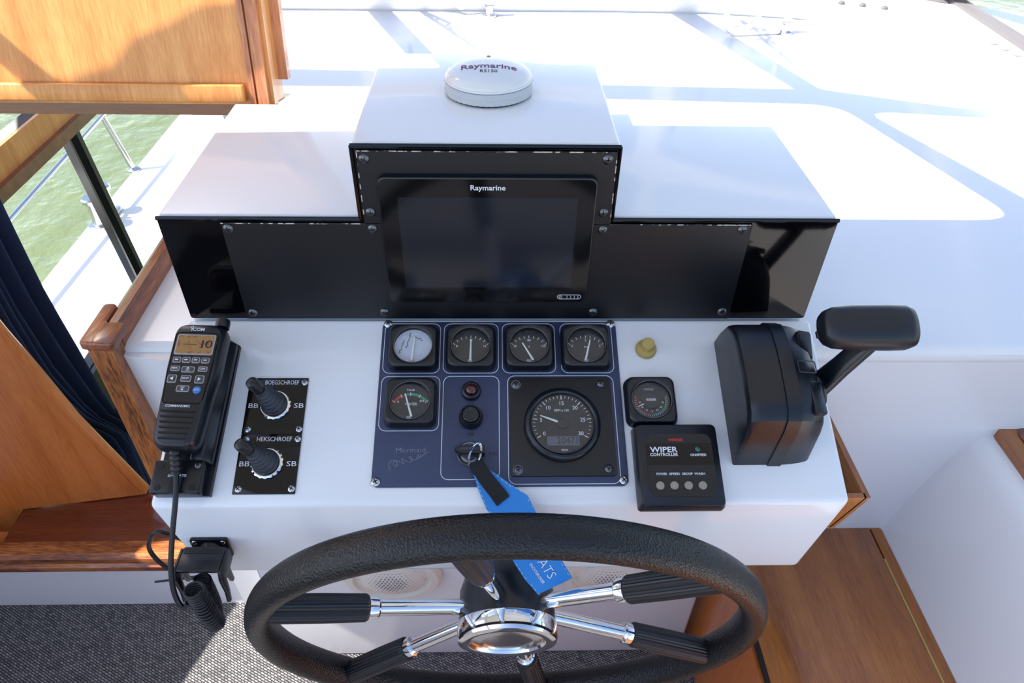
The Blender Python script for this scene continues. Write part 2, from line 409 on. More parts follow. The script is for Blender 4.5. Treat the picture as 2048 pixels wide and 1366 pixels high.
q = MB(); q.box(-1.034, -1.026, .25, 3.2, -.158, -.10); q.build('top_board', 'wood_hatch', lw)
# outside: side deck, trunk, water
b = MB(); b.prism([(-1.066, -1.5), (-1.066, 4.5), (-1.40, 4.5), (-1.40, -1.5)], -.95, -.75); o = struct('side_deck', b, 'deck_paint')
b = MB(); b.box(-1.19, -1.07, 2.04, 3.4, -.75, -.35); o = struct('cabin_trunk', b, 'deck_paint')
b = MB(); b.box(-60, 60, -60, 60, -1.75, -1.70); o = struct('water', b, 'water')

# ================================================================ OUTSIDE THINGS
t = thing('guard_rail', 'thin stainless guard rail with a slanting post on the side deck edge', 'railing', (-1.402, 1.868, -.75))
MB().tube([(0, 0, 0), (-.045, 0, .215)], .011, 12).build('post', 'steel', t)
MB().tube([(-.043, 2.2, .235), (-.045, 0, .218), (-.045, -.72, .188), (-.045, -1.6, .16)], .008, 12).build('rail', 'steel', t)
MB().lathe([(.026, 0), (.026, .005), (.014, .012)], 18).build('foot_flange', 'steel', t, (0, 0, .0005))
t = thing('mooring_bollard', 'polished double mooring bollard on the white side deck', 'bollard', (-1.36, 1.50, -.75))
MB().slab(.07, .16, .03, 0, .012, .004).build('base_plate', 'steel', t)
for dy in (-.045, .045):
    MB().lathe([(.022, .012), (.018, .03), (.018, .085), (.028, .092), (.029, .104), (.024, .110)], 24).build('post', 'steel', t, (0, dy, 0))
MB().tube([(-.045, 0, .05), (.045, 0, .05)], .007, 10).build('cross_pin', 'steel', t)

# ================================================================ HELM CONSOLE
t = thing('helm_console', 'white glossy sloping helm console on a recessed pedestal', 'console', (0, 0, FZ))
q = MB()
XL, XR = -.389, .410
V = [(XL, .012, .0), (XR, .012, .0), (XR, -.2195, -.0958), (XL, -.2195, -.0958), (XL+.028, .012, -.229), (XR-.026, .012, -.229), (XR-.026, -.2203, -.229), (XL+.028, -.2203, -.229)]
V[0] = (XL, -.001, -.0004); V[1] = (XR, -.001, -.0004); V[4] = (XL+.028, -.001, -.229); V[5] = (XR-.026, -.001, -.229)
q.add([(x, y, z-FZ) for x, y, z in V], [(0, 3, 2, 1), (3, 7, 6, 2), (4, 5, 6, 7), (0, 1, 5, 4), (0, 4, 7, 3), (1, 2, 6, 5)])
bevel_mesh(q.build('sloping_body', 'gelcoat', t), .006, 3)
q = MB(); q.box(-.40, .365, -.048, .008, .0, .572); bevel_mesh(q.build('pedestal', 'gelcoat_soft', t), .006, 2)
# speakers low on the pedestal
for i, x in enumerate((-.172, .195)):
    s = thing('speaker', 'cream oval speaker with a mesh grille below the console, ' + ('beside the step' if i == 0 else 'nearer the wooden locker'), 'speaker', (x, -.049, -.515), (pi/2, 0, 0), 'speakers on the pedestal')
    e = Matrix.Diagonal((1, .80, 1, 1))
    MB().lathe([(.084, 0), (.084, .006), (.078, .013), (.066, .014), (.062, .008)], 48, e).build('rim', 'speaker_cream', s)
    q = MB().lathe([(.063, .006), (.05, .014), (.03, .019), (.002, .021)], 40, e); q.build('grille', 'speaker_cream', s)
    q = MB()
    for k in range(-9, 10):
        for j in range(-9, 10):
            x_, y_ = k*.0062+(j % 2)*.0031, j*.0054
            rr = math.hypot(x_/.056, y_/.045)
            if rr < 1: q.box(x_-.0012, x_+.0012, y_-.0012, y_+.0012, .010+.0115*(1-rr*rr), .0105+.0118*(1-rr*rr))
    g = q.build('grille_holes', 'print_grey', s); g['kind'] = 'stuff'

# ================================================================ INSTRUMENT POD
t = thing('instrument_pod', 'stepped white instrument housing with a black front on the dashboard', 'housing', (0, 0, -.02))
q = MB(); Z0 = .02
q.box(-.3852, .4013, .004, .326, 0, .1471+Z0); bevel_mesh(q.build('lower_housing', 'gelcoat', t), .004, 3)
q = MB(); q.box(-.1547, .1359, .004, .284, .145+Z0, .2367+Z0); bevel_mesh(q.build('upper_housing', 'gelcoat', t), .004, 3)
Tp = [(-.3845, .0005), (.4005, .0005), (.4005, .1450), (.1352, .1450), (.1352, .2345), (-.1540, .2345), (-.1540, .1450), (-.3845, .1450)]
PODM = Matrix(((1, 0, 0, 0), (0, 0, -1, 0), (0, 1, 0, Z0), (0, 0, 0, 1)))
MB().prism(round_poly(Tp, .003, 2), -.006, .001, PODM).build('front_panel', 'black_gloss', t)
# dark lip along the top edges
q = MB()
for a, c in (((-.385, .1462), (-.1545, .1462)), ((.1358, .1462), (.401, .1462)), ((-.1545, .2356), (.1358, .2356))):
    q.tube([(a[0], -.001, a[1]+Z0-.0006), (c[0], -.001, c[1]+Z0-.0006)], .0026, 8)
for x in (-.1538, .1351): q.tube([(x, -.001, .1462+Z0), (x, -.001, .2350+Z0)], .0024, 8)
q.build('edge_seal', 'black_gloss', t)
lo = MB().prism([(-.3132, .0016), (.3008, .0016), (.3002, .1400), (-.3132, .1400)], .001, .0032, PODM).build('lower_plate', 'black_panel', t)
up_ = MB().prism([(-.1490, .1408), (.1330, .1408), (.1318, .2295), (-.1482, .2295)], .001, .0032, PODM).build('upper_plate', 'black_panel', t)
q = MB()
for p0, p1 in (((-.3132, .1402), (-.1495, .1402)), ((.1335, .1402), (.3002, .1402)), ((-.1482, .2297), (.1318, .2297)), ((-.1490, .1408), (-.1482, .2295)), ((.1330, .1408), (.1318, .2295))):
    q.tube([(p0[0], -.0030, p0[1]+Z0), (p1[0], -.0030, p1[1]+Z0)], .0007, 5)
q.build('chipped_edge', 'chip', t)
for x, z in ((-.1409, .2206), (.1224, .2216), (-.1406, .1555), (.1238, .1560), (-.1407, .1338), (.1253, .1331), (-.3059, .1335), (.2892, .1337), (-.3039, .0110), (-.1395, .0117), (.1251, .0122), (.2903, .0128)):
    s = screw(t, (x, -.0032, z+Z0), .0058, 'screw_dark', 0); s.rotation_euler = (pi/2, random.random()*3, 0)
# chartplotter
t = pod_thing('chartplotter', 'black touchscreen chartplotter, switched off, set into the housing front', 'plotter', -.0079, .1181, -.0037)
MB().slab(.2432, .1705, .009, -.0002, .0075, .002).build('bezel', 'black_plastic', t)
MB().slab(.2392, .1665, .008, .0072, .0080, 0).build('front_glass', 'screen_black', t)
MB().slab(.2005, .1225, .001, .0079, .0082, 0, .0, -.0).build('display', 'lcd_off', t)
text('Raymarine', .0088, 'print_white', t, (0, .0732, .0082), width=.0385, bold=.012)
q = MB(); q.tube([(x, y, 0) for x, y in rrect(.029, .0062, .0031, 6)], .0003, 5, None, True)
for k in range(4):
    q.tube([(-.0035+k*.0045+.0012*math.cos(a), .0018*math.sin(a), 0) for a in (-1.1, -.5, 0, .5, 1.1)], .0003, 5)
q.tube([(-.0105+.0019*cos(a), .0019*sin(a), 0) for a in [2.1+i*.5 for i in range(11)]], .0003, 5); q.tube([(-.0105, .0004, 0), (-.0105, .0023, 0)], .0003, 5)
q.build('touch_strip_mark', 'print_white', t, (.0995, -.0757, .0081))
# gps antenna
t = thing('gps_antenna', 'round white domed satellite antenna on top of the housing', 'antenna', (-.0073, .1465, .2372))
MB().lathe([(.050, 0), (.0505, .0025)], 64).build('rubber_foot', 'black_rubber', t)
q = MB(); N = 192
q.loft([[((.0526+(.0006 if (i//2) % 2 else 0)*g)*cos(2*pi*i/N), (.0526+(.0006 if (i//2) % 2 else 0)*g)*sin(2*pi*i/N), z) for i in range(N)] for z, g in ((.0022, 1), (.0085, 1), (.0088, 0), (.0168, 0))])
q.build('ribbed_base', 'antenna_grey', t, ang=30)
dome = [(.0533, .0166), (.0535, .0180), (.0531, .0192)]+[(.0520*cos(a), .0195+.0150*sin(a)) for a in [i*pi/2/14 for i in range(14)]]+[(.0005, .0345)]
MB().lathe(dome, 72).build('dome', 'antenna_white', t, ang=60)
MB().lathe([(.0532, .0160), (.0537, .0166), (.0532, .0172)], 64).build('seam_ring', 'print_grey', t)
def on_dome(o):
    for v in o.data.vertices:
        x, y = v.co.x+o.location.x, v.co.y+o.location.y
        k = max(0, 1-(x*x+y*y)/(.052**2)); v.co = (x, y, .0195+.0150*math.sqrt(k)+.0003+v.co.z*.2)
    o.location = (0, 0, 0)
# lettering wraps over the top of the dome
def dome_text(s, size, m, y, wd, bold=0):
    o = text(s, size, m, t, (0, y, 0), width=wd, bold=bold)
    bm = bmesh.new(); bm.from_mesh(o.data); bmesh.ops.subdivide_edges(bm, edges=[e for e in bm.edges if e.calc_length() > .002], cuts=3); bm.to_mesh(o.data); bm.free()
    on_dome(o)
dome_text('Raymarine', .0180, 'print_purple', -.0085, .066, .012)
dome_text('RS150', .0095, 'print_dark', -.0225, .0205)
MB().lathe([(.0025, 0), (.002, .0016), (.0004, .002)], 12).build('top_mark', 'print_grey', t, (0, .030, .0310))

# ================================================================ INSTRUMENT PANEL
t = con_thing('engine_instrument_board', 'worn blue-black engine panel plate with white outlines on the console', 'panel', .0062, .1135)
PX, PS = .0062, .1135
def pl(x, s): return (x-PX, PS-s)
MB().slab(.2962, .2128, .008, .0003, .0028, .0006).build('plate', 'panel_blue', t)
q = MB()
def outline(x0, x1, s0, s1, r=.009, wd=.00075):
    a, b_ = pl((x0+x1)/2, (s0+s1)/2)
    w_, h_ = x1-x0, s1-s0
    o = rrect(w_, h_, r, 6, a, b_); i = rrect(w_-2*wd, h_-2*wd, r-wd, 6, a, b_); n_ = len(o)
    q.add([(x, y, .0030) for x, y in o]+[(x, y, .0030) for x, y in i], [(k, (k+1) % n_, n_+(k+1) % n_, n_+k) for k in range(n_)])
for x0, x1, s0, s1 in ((-.1385, -.0680, .0098, .0788), (-.0643, .0048, .0098, .0788), (.0089, .0758, .0098, .0788), (.0822, .1481, .0098, .0788), (-.1384, -.0667, .0822, .1530), (-.0631, .0053, .0823, .212), (.0152, .1455, .0819, .2178)):
    outline(x0, x1, s0, s1)
q.build('white_outlines', 'print_white', t)
for x, s in ((-.1350, .0101), (.1478, .0101), (-.1369, .2135), (.1487, .2132)):
    screw(t, (*pl(x, s), .0028), .0054, 'steel', random.random())
text('OFF', .0062, 'print_dark', t, (*pl(-.0293, .158), .0030), width=.0085)
text('RUN', .0058, 'print_dark', t, (*pl(-.0022, .1811), .0030), width=.0085)
text('Mermaid', .0085, 'print_grey', t, (*pl(-.0985, .1765), .0030), width=.034, bold=-.012)
q = MB(); pts = []
for i in range(40):
    a = i/39; pts.append((*pl(-.118+.037*a+.004*cos(a*26), .1935-.0125*a+.0028*sin(a*31)), .0030))
q.tube(pts, .00035, 5); q.tube([(*pl(-.118+.005*cos(a), .194+.006*sin(a)), .0030) for a in [2+i*.4 for i in range(12)]], .0004, 5)
q.build('worn_script', 'print_grey', t)

# ---- gauges
def ticks(q, a0, a1, n, r0, r1, wd, z):
    for i in range(n):
        a = a0+(a1-a0)*i/(n-1); d = (cos(a), sin(a)); p = (-d[1]*wd/2, d[0]*wd/2)
        q.add([(d[0]*r0+p[0], d[1]*r0+p[1], z), (d[0]*r0-p[0], d[1]*r0-p[1], z), (d[0]*r1-p[0], d[1]*r1-p[1], z), (d[0]*r1+p[0], d[1]*r1+p[1], z)], [(0, 1, 2, 3)])
def arc(q, a0, a1, r0, r1, z, n=14):
    vs = []
    for i in range(n+1):
        a = a0+(a1-a0)*i/n; vs += [(r0*cos(a), r0*sin(a), z), (r1*cos(a), r1*sin(a), z)]
    q.add(vs, [(2*i, 2*i+1, 2*i+3, 2*i+2) for i in range(n)])
def polar_rr(w_, h_, r, n=72):
    P = rrect(w_, h_, r, 12); out = []
    for i in range(n):
        a = 2*pi*i/n+1e-4; d = (cos(a), sin(a)); best = 0
        for k in range(len(P)):
            (x0, y0), (x1, y1) = P[k-1], P[k]; ex, ey = x1-x0, y1-y0; den = d[0]*ey-d[1]*ex
            if abs(den) < 1e-12: continue
            tt = (x0*ey-y0*ex)/den; u = (x0*d[1]-y0*d[0])/den
            if tt > 0 and -1e-6 <= u <= 1+1e-6: best = max(best, tt)
        out.append((best*d[0], best*d[1]))
    return out
def bezel(t, w_, h_, H, rg, r=.011):
    q = MB()
    outer = lambda d, z: [(x, y, z) for x, y in polar_rr(w_-2*d, h_-2*d, r-d*.4)]
    ringc = lambda rr, z: [(rr*cos(2*pi*i/72+1e-4), rr*sin(2*pi*i/72+1e-4), z) for i in range(72)]
    q.loft([outer(0, 0), outer(0, .006), outer(.0012, .008), outer(.0012, H-.004), outer(.0028, H-.001), outer(.0045, H), ringc(rg+.0022, H), ringc(rg+.0010, H-.0008), ringc(rg, H-.003), ringc(rg-.0003, H-.007)], None, True, True, False)
    q.build('bezel', 'black_plastic', t, ang=40)
    q = MB(); q.tube([(x, y, H-.0012) for x, y in circ(rg+.0002, 56)], .00045, 6, None, True); q.build('lens_ring', 'aluminium', t)
def lens(t, rg, H, bulge=.0028, gm='gauge_glass'):
    prof = [(rg*cos(a), H-.0022+bulge*sin(a)) for a in [i*pi/2/8 for i in range(8)]]+[(.0003, H-.0022+bulge)]
    MB().lathe(prof, 40, None, False, True).build('lens', gm, t, ang=80)
def small_gauge(name, label, x, s, face, needle_from, needle_to, group=None, w_=.062):
    t = con_thing(name, label, 'gauge', x, s, .0034, 0, group)
    H = .0155; rg = .0236
    bezel(t, w_, .0615, H, rg)
    MB().lathe([(rg-.0001, H-.0075), (rg-.0001, H-.0068)], 40).build('dial', face, t)
    z = H-.0066
    MB().slab(.0055, .0042, .0005, z, z+.0012, 0, -.0008, -.0205).build('pivot_block', 'key_rim', t)
    a, c = Vector(needle_from), Vector(needle_to); d = (c-a).normalized(); p = Vector((-d.y, d.x))
    q = MB(); q.prism([tuple(a+p*.00135), tuple(a-p*.00135), tuple(c-p*.0007), tuple(c+p*.0007)], z+.0012, z+.002); q.build('needle', 'needle', t)
    lens(t, rg, H)
    return t, z
ARC0, ARC1 = RAD(145), RAD(35)
G = 'square-bezelled engine gauges on the panel'
t, z = small_gauge('engine_gauge', 'square black gauge with a handwritten paper label on its dial', -.1008, .0465, 'label_paper', (-.0013, -.020), (.0012, .012), G)
q = MB()
random.seed(3)
for x0, y0, x1, y1, k in ((-.0165, -.010, -.0125, .008, 5), (-.0088, -.003, -.0045, .018, 6), (.002, .013, .012, .008, 3)):
    pts = [(x0+(x1-x0)*i/(k*3)+random.uniform(-.0016, .0016), y0+(y1-y0)*i/(k*3)+random.uniform(-.0012, .0012), z+.0004) for i in range(k*3+1)]
    q.tube(pts, .0003, 4)
q.build('handwriting', 'print_dark', t)
def dial_print(t, z, nums, word=None, n=9, col='print_white', rr=.0225):
    q = MB(); q2 = ARC0
    vs = MB()
    ticks(vs, RAD(140), RAD(40), n, .0255, .029, .0006, 0); 
    o = vs.build('dial_marks', col, t, (0, -.0145, z+.0003))
    for i, sN in enumerate(nums):
        a = RAD(140)+(RAD(40)-RAD(140))*i/(len(nums)-1)
        text(sN, .0042, col, t, (.0225*cos(a), -.0145+.0225*sin(a), z+.0003), name='numeral')
    if word: text(word, .0036, col, t, (0, -.001, z+.0003))
t, z = small_gauge('engine_gauge', 'square black gauge with an upright needle beside the handwritten gauge', -.0298, .0463, 'dial_black', (-.0004, -.020), (.0001, .009), G)
dial_print(t, z, ['8', '12', '16'], 'V')
t, z = small_gauge('engine_gauge', 'square black gauge whose needle leans far over to port', .0425, .0463, 'dial_black', (.0045, -.0195), (-.0085, .004), G)
dial_print(t, z, ['40', '80', '120'], 'C')
t, z = small_gauge('engine_gauge', 'square black gauge with a needle leaning starboard at the panel corner', .1132, .0463, 'dial_black', (-.0018, -.020), (.0055, .008), G)
dial_print(t, z, ['0', '2', '5'], 'bar')
t, z = small_gauge('water_tank_gauge', 'square black water tank gauge with red and green scale', -.1008, .1192, 'dial_black', (.0022, -.0195), (-.0065, .0095), None, .0625)
q = MB(); arc(q, RAD(142), RAD(112), .0232, .0262, 0); q.build('red_arc', 'print_red', t, (0, -.0155, z+.0003))
q = MB(); arc(q, RAD(108), RAD(38), .0232, .0262, 0); q.build('green_arc', 'print_green', t, (0, -.0155, z+.0003))
q = MB(); ticks(q, RAD(142), RAD(38), 5, .0225, .027, .0007, 0); q.build('dial_marks', 'print_white', t, (0, -.0155, z+.0004))
text('TANK', .0036, 'print_white', t, (0, .0145, z+.0003)); text('WATER', .0047, 'print_white', t, (.001, -.0035, z+.0003), width=.0145)
text('0', .0042, 'print_white', t, (-.0145, -.0005, z+.0003), name='numeral'); text('4/4', .0042, 'print_white', t, (.0135, .0005, z+.0003), name='numeral')

# ---- tachometer
t = con_thing('tachometer', 'large round rev counter with hour meter on a square black plate', 'gauge', .0796, .1470, .0030)
MB().slab(.1235, .1235, .004, 0, .0022, .0005).build('backing_plate', 'black_panel', t)
for x, y, k in ((-.0540, .0520, 'screw_dark'), (.0500, .0533, 'screw_dark'), (-.0532, -.0543, 'screw_dark'), (.0520, -.0534, 'screw_dark')):
    screw(t, (x, y, .0022), .0046, k, random.random())
    MB().lathe([(.0056, 0), (.0056, .0004), (.0050, .0004), (.0050, 0)], 20, None, False, False).build('washer', 'print_grey' if x < 0 else 'black_plastic', t, (x, y, .0023))
H = .0125; rg = .0372
MB().lathe([(.0455, .002), (.0458, .005), (.0452, .0085), (.0425, .0115), (.0398, H), (rg+.0005, H-.0012), (rg, H-.003), (rg-.0004, .004)], 64, None, True, False).build('bezel', 'black_plastic', t, ang=50)
MB().lathe([(rg-.0002, .0042), (rg-.0002, .0052)], 56).build('dial', 'dial_black', t)
z = .0056
q = MB(); A0, A1 = RAD(211), RAD(-31)
ticks(q, A0, A1, 31, .0318, .0348, .0006, 0); ticks(q, A0, A1, 7, .0300, .0352, .0010, .0001); q.build('dial_marks', 'print_white', t, (0, .0012, z))
for i, sN in enumerate(('0', '5', '10', '15', '20', '25', '30')):
    a = A0+(A1-A0)*i/6; text(sN, .0068, 'print_white', t, (.0252*cos(a), .0012+.0252*sin(a), z), name='numeral')
text('RPM x 100', .0045, 'print_white', t, (0, .0172, z), width=.0170); text('VDO', .0032, 'print_white', t, (.0015, -.0320, z), width=.0082, bold=.02)
MB().box(-.0185, .0195, -.0262, -.0150, z-.0002, z).build('hour_meter', 'lcd_grey', t)
text('20471', .0122, 'print_dark', t, (.006, -.0206, z+.0002), width=.0240, name='hour_digits')
a = RAD(159); d = Vector((cos(a), sin(a))); p = Vector((-d.y, d.x)); o_ = Vector((.0008, .0002))
q = MB(); q.prism([tuple(o_+p*.0017), tuple(o_-p*.0017), tuple(o_+d*.0285-p*.0005), tuple(o_+d*.0285+p*.0005)], z+.0012, z+.002); q.build('needle', 'needle', t)
MB().lathe([(.0068, z), (.0066, z+.0032), (.0055, z+.0038), (.0005, z+.004)], 28).build('needle_hub', 'black_plastic', t, (.0008, .0002, 0))
lens(t, rg, H, .0015)

# ---- lamp, push button, ignition
t = con_thing('warning_lamp', 'dark red domed warning lamp in a black collar above the start button', 'lamp', -.0288, .1030, .0030)
MB().lathe([(.0118, 0), (.0120, .003), (.0112, .006), (.0090, .0075), (.0078, .007)], 36, None, True, False).build('collar', 'black_plastic', t)
MB().lathe([(.0078, .0055), (.0074, .0085), (.0055, .0112), (.003, .0122), (.0003, .0125)], 28).build('lens', 'red_lens', t, ang=70)
t = con_thing('start_button', 'round black rubber start button with a ring of dimples below the red lamp', 'button', -.0287, .1372, .0030)
MB().lathe([(.0142, 0), (.0142, .005), (.0132, .009), (.0128, .013), (.0118, .0145), (.0108, .014), (.0104, .011)], 40, None, True, False).build('collar', 'black_rubber', t)
MB().lathe([(.0098, .010), (.0098, .0150), (.0088, .0160), (.0005, .0160)], 32).build('cap', 'black_plastic', t)
for k in range(8):
    MB().lathe([(.0010, 0), (.0008, .0005), (.0002, .0006)], 8).build('dimple', 'grey_rubber', t, (.0052*cos(k*pi/4), .0052*sin(k*pi/4), .0159))
t = con_thing('ignition_switch', 'round key switch with a black key turned crosswise, below the start button', 'switch', -.0297, .1815, .0030)
MB().lathe([(.0148, 0), (.0150, .002), (.0135, .0042), (.0118, .0038), (.0112, .003), (.0085, .0036), (.0078, .0056), (.0004, .0058)], 40).build('lock_barrel', 'aluminium', t)
q = MB(); prof = round_poly([(-.0175, .0012), (-.010, -.0045), (.0178, -.0052), (.0182, .0042), (-.010, .0045)], .0018, 3)
q.prism(prof, .0056, .0215); bevel_mesh(q.build('key_head', 'black_plastic', t), .0006, 2)
q = MB(); q.box(-.010, .015, -.0014, .0014, .0213, .0222); q.build('key_ridge', 'grey_rubber', t)
# ---- key ring and fob strap
t = thing('key_fob', 'blue strap key fob with black loop hanging from the ignition key over the console edge', 'key fob', cpt(-.02, .197, .004))
L0 = Vector(cpt(-.02, .197, .004))
def rel(p): return tuple(Vector(p)-L0)
q = MB(); c0 = Vector(cpt(-.0235, .188, .0195)); 
ax1 = (Vector(cpt(-.0305, .1985, .0055))-Vector(cpt(-.0225, .1770, .030))).normalized(); ax2 = Vector((.93, .2, .3)); ax2 = (ax2-ax1*ax2.dot(ax1)).normalized()
for rr in (.0, .0011):
    q.tube([rel(c0+ax1*(.0160)*cos(a)+ax2*(.0062)*sin(a)+Vector((rr, 0, rr))) for a in [2*pi*i/40 for i in range(40)]], .00095, 8, None, True)
q.build('split_ring', 'chrome', t)
def ribbon(pts, wds, dirs, th):
    rows = []
    for sgn in (1, -1):
        pass
    rings = []
    for i, (p, w_) in enumerate(zip(pts, wds)):
        p = Vector(p); tg = (Vector(pts[min(i+1, len(pts)-1)])-Vector(pts[max(i-1, 0)])).normalized()
        d = Vector(dirs[i] if isinstance(dirs, list) else dirs); d = (d-tg*d.dot(tg)).normalized(); nn = tg.cross(d)
        rings.append([rel(p+d*w_/2+nn*th/2), rel(p-d*w_/2+nn*th/2), rel(p-d*w_/2-nn*th/2), rel(p+d*w_/2-nn*th/2)])
    return MB().loft(rings)
bl = [cpt(-.0185, .2030, .0090), cpt(-.0085, .2160, .0085), cpt(.0040, .2330, .0085), (.0180, -.2300, -.0880), (.0290, -.2570, -.0940), (.0413, -.2760, -.1090), (.0520, -.2870, -.1220), (.0660, -.2920, -.1470)]
ribbon(bl, [.0160, .0270, .0390, .0450, .0460, .0460, .0460, .0430], (.93, .15, .33), .0016).build('blue_strap', 'fob_blue', t)
bk = [cpt(-.0225, .1935, .0130), cpt(-.0200, .1990, .0135), cpt(-.0090, .2150, .0116), cpt(.0020, .2290, .0114), cpt(.0090, .2385, .0112)]
ribbon(bk, [.0165, .0170, .0172, .0175, .0180], (.86, .25, .3), .0030).build('black_loop', 'strap_black', t)
q = MB()
for sgn in (-1, 1):
    for k in range(26):
        u = k/25*(len(bl)-1.01); i = int(u); f = u-i
        p = Vector(bl[i]).lerp(Vector(bl[i+1]), f); w_ = [.0160, .0270, .0390, .0450, .0460, .0460, .0460, .0430]; ww = w_[i]*(1-f)+w_[i+1]*f
        d = Vector((.93, .15, .33)).normalized(); tg = (Vector(bl[i+1])-Vector(bl[i])).normalized(); d = (d-tg*d.dot(tg)).normalized(); nn = tg.cross(d)
        nn = nn if nn.dot(Vector((0, -.6, .8))) > 0 else -nn
        c = p+d*sgn*(ww/2-.0014)+nn*.0010
        q.tube([rel(c-tg*.0016), rel(c+tg*.0016)], .0003, 4)
q.build('stitching', 'stitch', t)
tg = (Vector(bl[7])-Vector(bl[5])).normalized(); d = Vector((.93, .15, .33)); d = (d-tg*d.dot(tg)).normalized(); nn = d.cross(tg)
if nn.dot(Vector((0, -1, .4))) < 0: nn = -nn
xax = tg; yax = nn.cross(xax)
Rm = Matrix((xax, yax, nn)).transposed()
ctr = Vector(bl[6])+nn*.0010
text('BOATS', .0150, 'print_white', t, rel(ctr-tg*.010+yax*.004), Rm.to_euler(), width=.046, bold=-.015)
text('YACHTBROKER', .0048, 'print_white', t, rel(ctr+tg*.000-yax*.008), Rm.to_euler(), width=.030)

# ================================================================ JOYSTICKS
def joystick(label, word, s0, h_, tip, boot_s):
    t = con_thing('thruster_joystick', label, 'joystick', -.2626, s0, 0, 0)
    W_ = .0705
    MB().slab(W_, h_, .0008, .0003, .0020, .0003).build('plate', 'black_gloss', t)
    text(word, .0078, 'print_white', t, (.004, h_/2-.0062, .0021), width=.0405)
    text('BB', .0085, 'print_white', t, (-.0265, -.0005, .0021), width=.0115); text('SB', .0085, 'print_white', t, (.0275, -.0005, .0021), width=.0115)
    for x, y in ((.031, h_/2-.0058), (-.029, -h_/2+.0062), (.031, -h_/2+.0062), (-.029, h_/2-.0058)):
        screw(t, (x, y, .002), .0042, 'steel', random.random())
    q = MB(); N = 72
    q.loft([[((.0188 if (i//2) % 2 else .0180)*cos(2*pi*i/N), (.0188 if (i//2) % 2 else .0180)*sin(2*pi*i/N), z) for i in range(N)] for z in (.002, .0055)]+[[(.0168*cos(2*pi*i/N), .0168*sin(2*pi*i/N), .0065) for i in range(N)]])
    q.build('knurled_ring', 'chrome', t, ang=25)
    tip = Vector(tip); base = Vector((0, 0, .005)); ax = tip-base; L = ax.length; an = ax.normalized()
    Mz = an.to_track_quat('Z', 'Y').to_matrix().to_4x4(); Mz.translation = base
    prof = []
    for k in range(6):
        z0 = k/6*.030; r0 = .0158-(.0158-.0072)*k/6
        prof += [(r0, z0), (r0-.0002, z0+.0030), (r0-.0016, z0+.0042)]
    prof += [(.0072, .031), (.0068, .034)]
    # bend: rings move from the plate normal towards the stick axis
    rings = []
    for r_, z_ in prof:
        f = min(1, z_/.012); c = base.lerp(base+an*z_, 1); ez = Vector((0, 0, 1)).lerp(an, f).normalized(); qx = ez.to_track_quat('Z', 'Y').to_matrix()
        rings.append([tuple(c+qx @ Vector((r_*cos(2*pi*i/28), r_*sin(2*pi*i/28), 0))) for i in range(28)])
    MB().loft(rings).build('boot', 'grey_rubber', t, ang=50)
    MB().lathe([(.0056, .032), (.0058, .036), (.0066, .0370), (.0070, L-.012), (.0074, L-.007), (.0066, L-.0025), (.0042, L-.0006), (.0004, L)], 28, Mz).build('handle', 'black_rubber', t)
    return t
joystick('black bow thruster joystick plate, the upper one, lettered BOEGSCHROEF', 'BOEGSCHROEF', .1197, .0715, (-.0150, .0085, .0580), 0)
joystick('black stern thruster joystick plate, the lower one, lettered HEKSCHROEF', 'HEKSCHROEF', .1912, .0710, (-.0170, .0070, .0580), 0)

# ================================================================ RADIO HANDSET AND CRADLE
t = con_thing('handset_cradle', 'black plastic cradle holding the radio handset on the console', 'cradle', -.350, .130)
def cp(x, s): return (x+.350, .130-s)
q = MB()
q.prism([cp(-.372, .030), cp(-.342, .0265), cp(-.3155, .042), cp(-.3205, .2295), cp(-.381, .2295), cp(-.377, .05)], .0003, .006)
q.build('back_plate', 'black_plastic', t)
q = MB(); q.loft([[(*cp(-.3440, .034), z0), (*cp(-.3160, .043), z0), (*cp(-.3215, .1945), z0), (*cp(-.3440, .1945), z0)] for z0 in (.005, .015)]+[[(*cp(-.3430, .036), .0255), (*cp(-.3280, .044), .0255), (*cp(-.3300, .1925), .0245), (*cp(-.3430, .1925), .0245)]])
bevel_mesh(q.build('side_wall', 'black_plastic', t), .002, 2)
q = MB(); q.slab(.0550, .0375, .003, .005, .022, .0015, *cp(-.3545, .2110)); q.build('foot_block', 'black_plastic', t)
q = MB(); q.box(-.0065, .0065, -.019, .0, .0222, .0228, T(*cp(-.3545, .2110), 0)); q.build('cord_slot', 'black_matte', t)
for x, s in ((-.3735, .1985), (-.3735, .2235), (-.3350, .2235)):
    MB().lathe([(.0036, .0221), (.0034, .0226)], 18).build('screw_hole', 'black_matte', t, (*cp(x, s), 0))
screw(t, (*cp(-.3330, .1985), .022), .0036, 'screw_dark', .3)
text('SEA MATE', .0040, 'print_white', t, (*cp(-.3540, .2105), .0223), width=.0205, bold=.01)
# handset
t = con_thing('radio_handset', 'black marine radio handset with amber display and keypad, coiled cord below', 'handset', -.3485, .112, .030, RAD(-2.0))
W0 = [(-.0300, .066), (-.0265, .0735), (-.0180, .0765), (.0180, .0765), (.0265, .0735), (.0300, .066), (.0300, .020), (.0272, -.010), (.0258, -.040), (.0245, -.066), (.0205, -.0745), (.0120, -.0780), (-.0120, -.0780), (-.0205, -.0745), (-.0255, -.066), (-.0268, -.040), (-.0280, -.010), (-.0300, .020)]
W0 = round_poly(W0, .006, 3)
def sc_(k, z): return [(x*(1-k/.030), y*(1-k/.077), z) for x, y in W0]
MB().loft([sc_(.004, -.004), sc_(.0005, .004), sc_(0, .012), sc_(.0008, .020), sc_(.0035, .0255), sc_(.0055, .0270)]).build('body', 'black_plastic', t, ang=50)
FZH = .0271
q = MB(); fp = round_poly([(-.0245, .0600), (-.020, .0622), (.020, .0622), (.0245, .0600), (.0240, .010), (.0215, -.0255), (-.0215, -.0255), (-.0240, .010)], .004, 4)
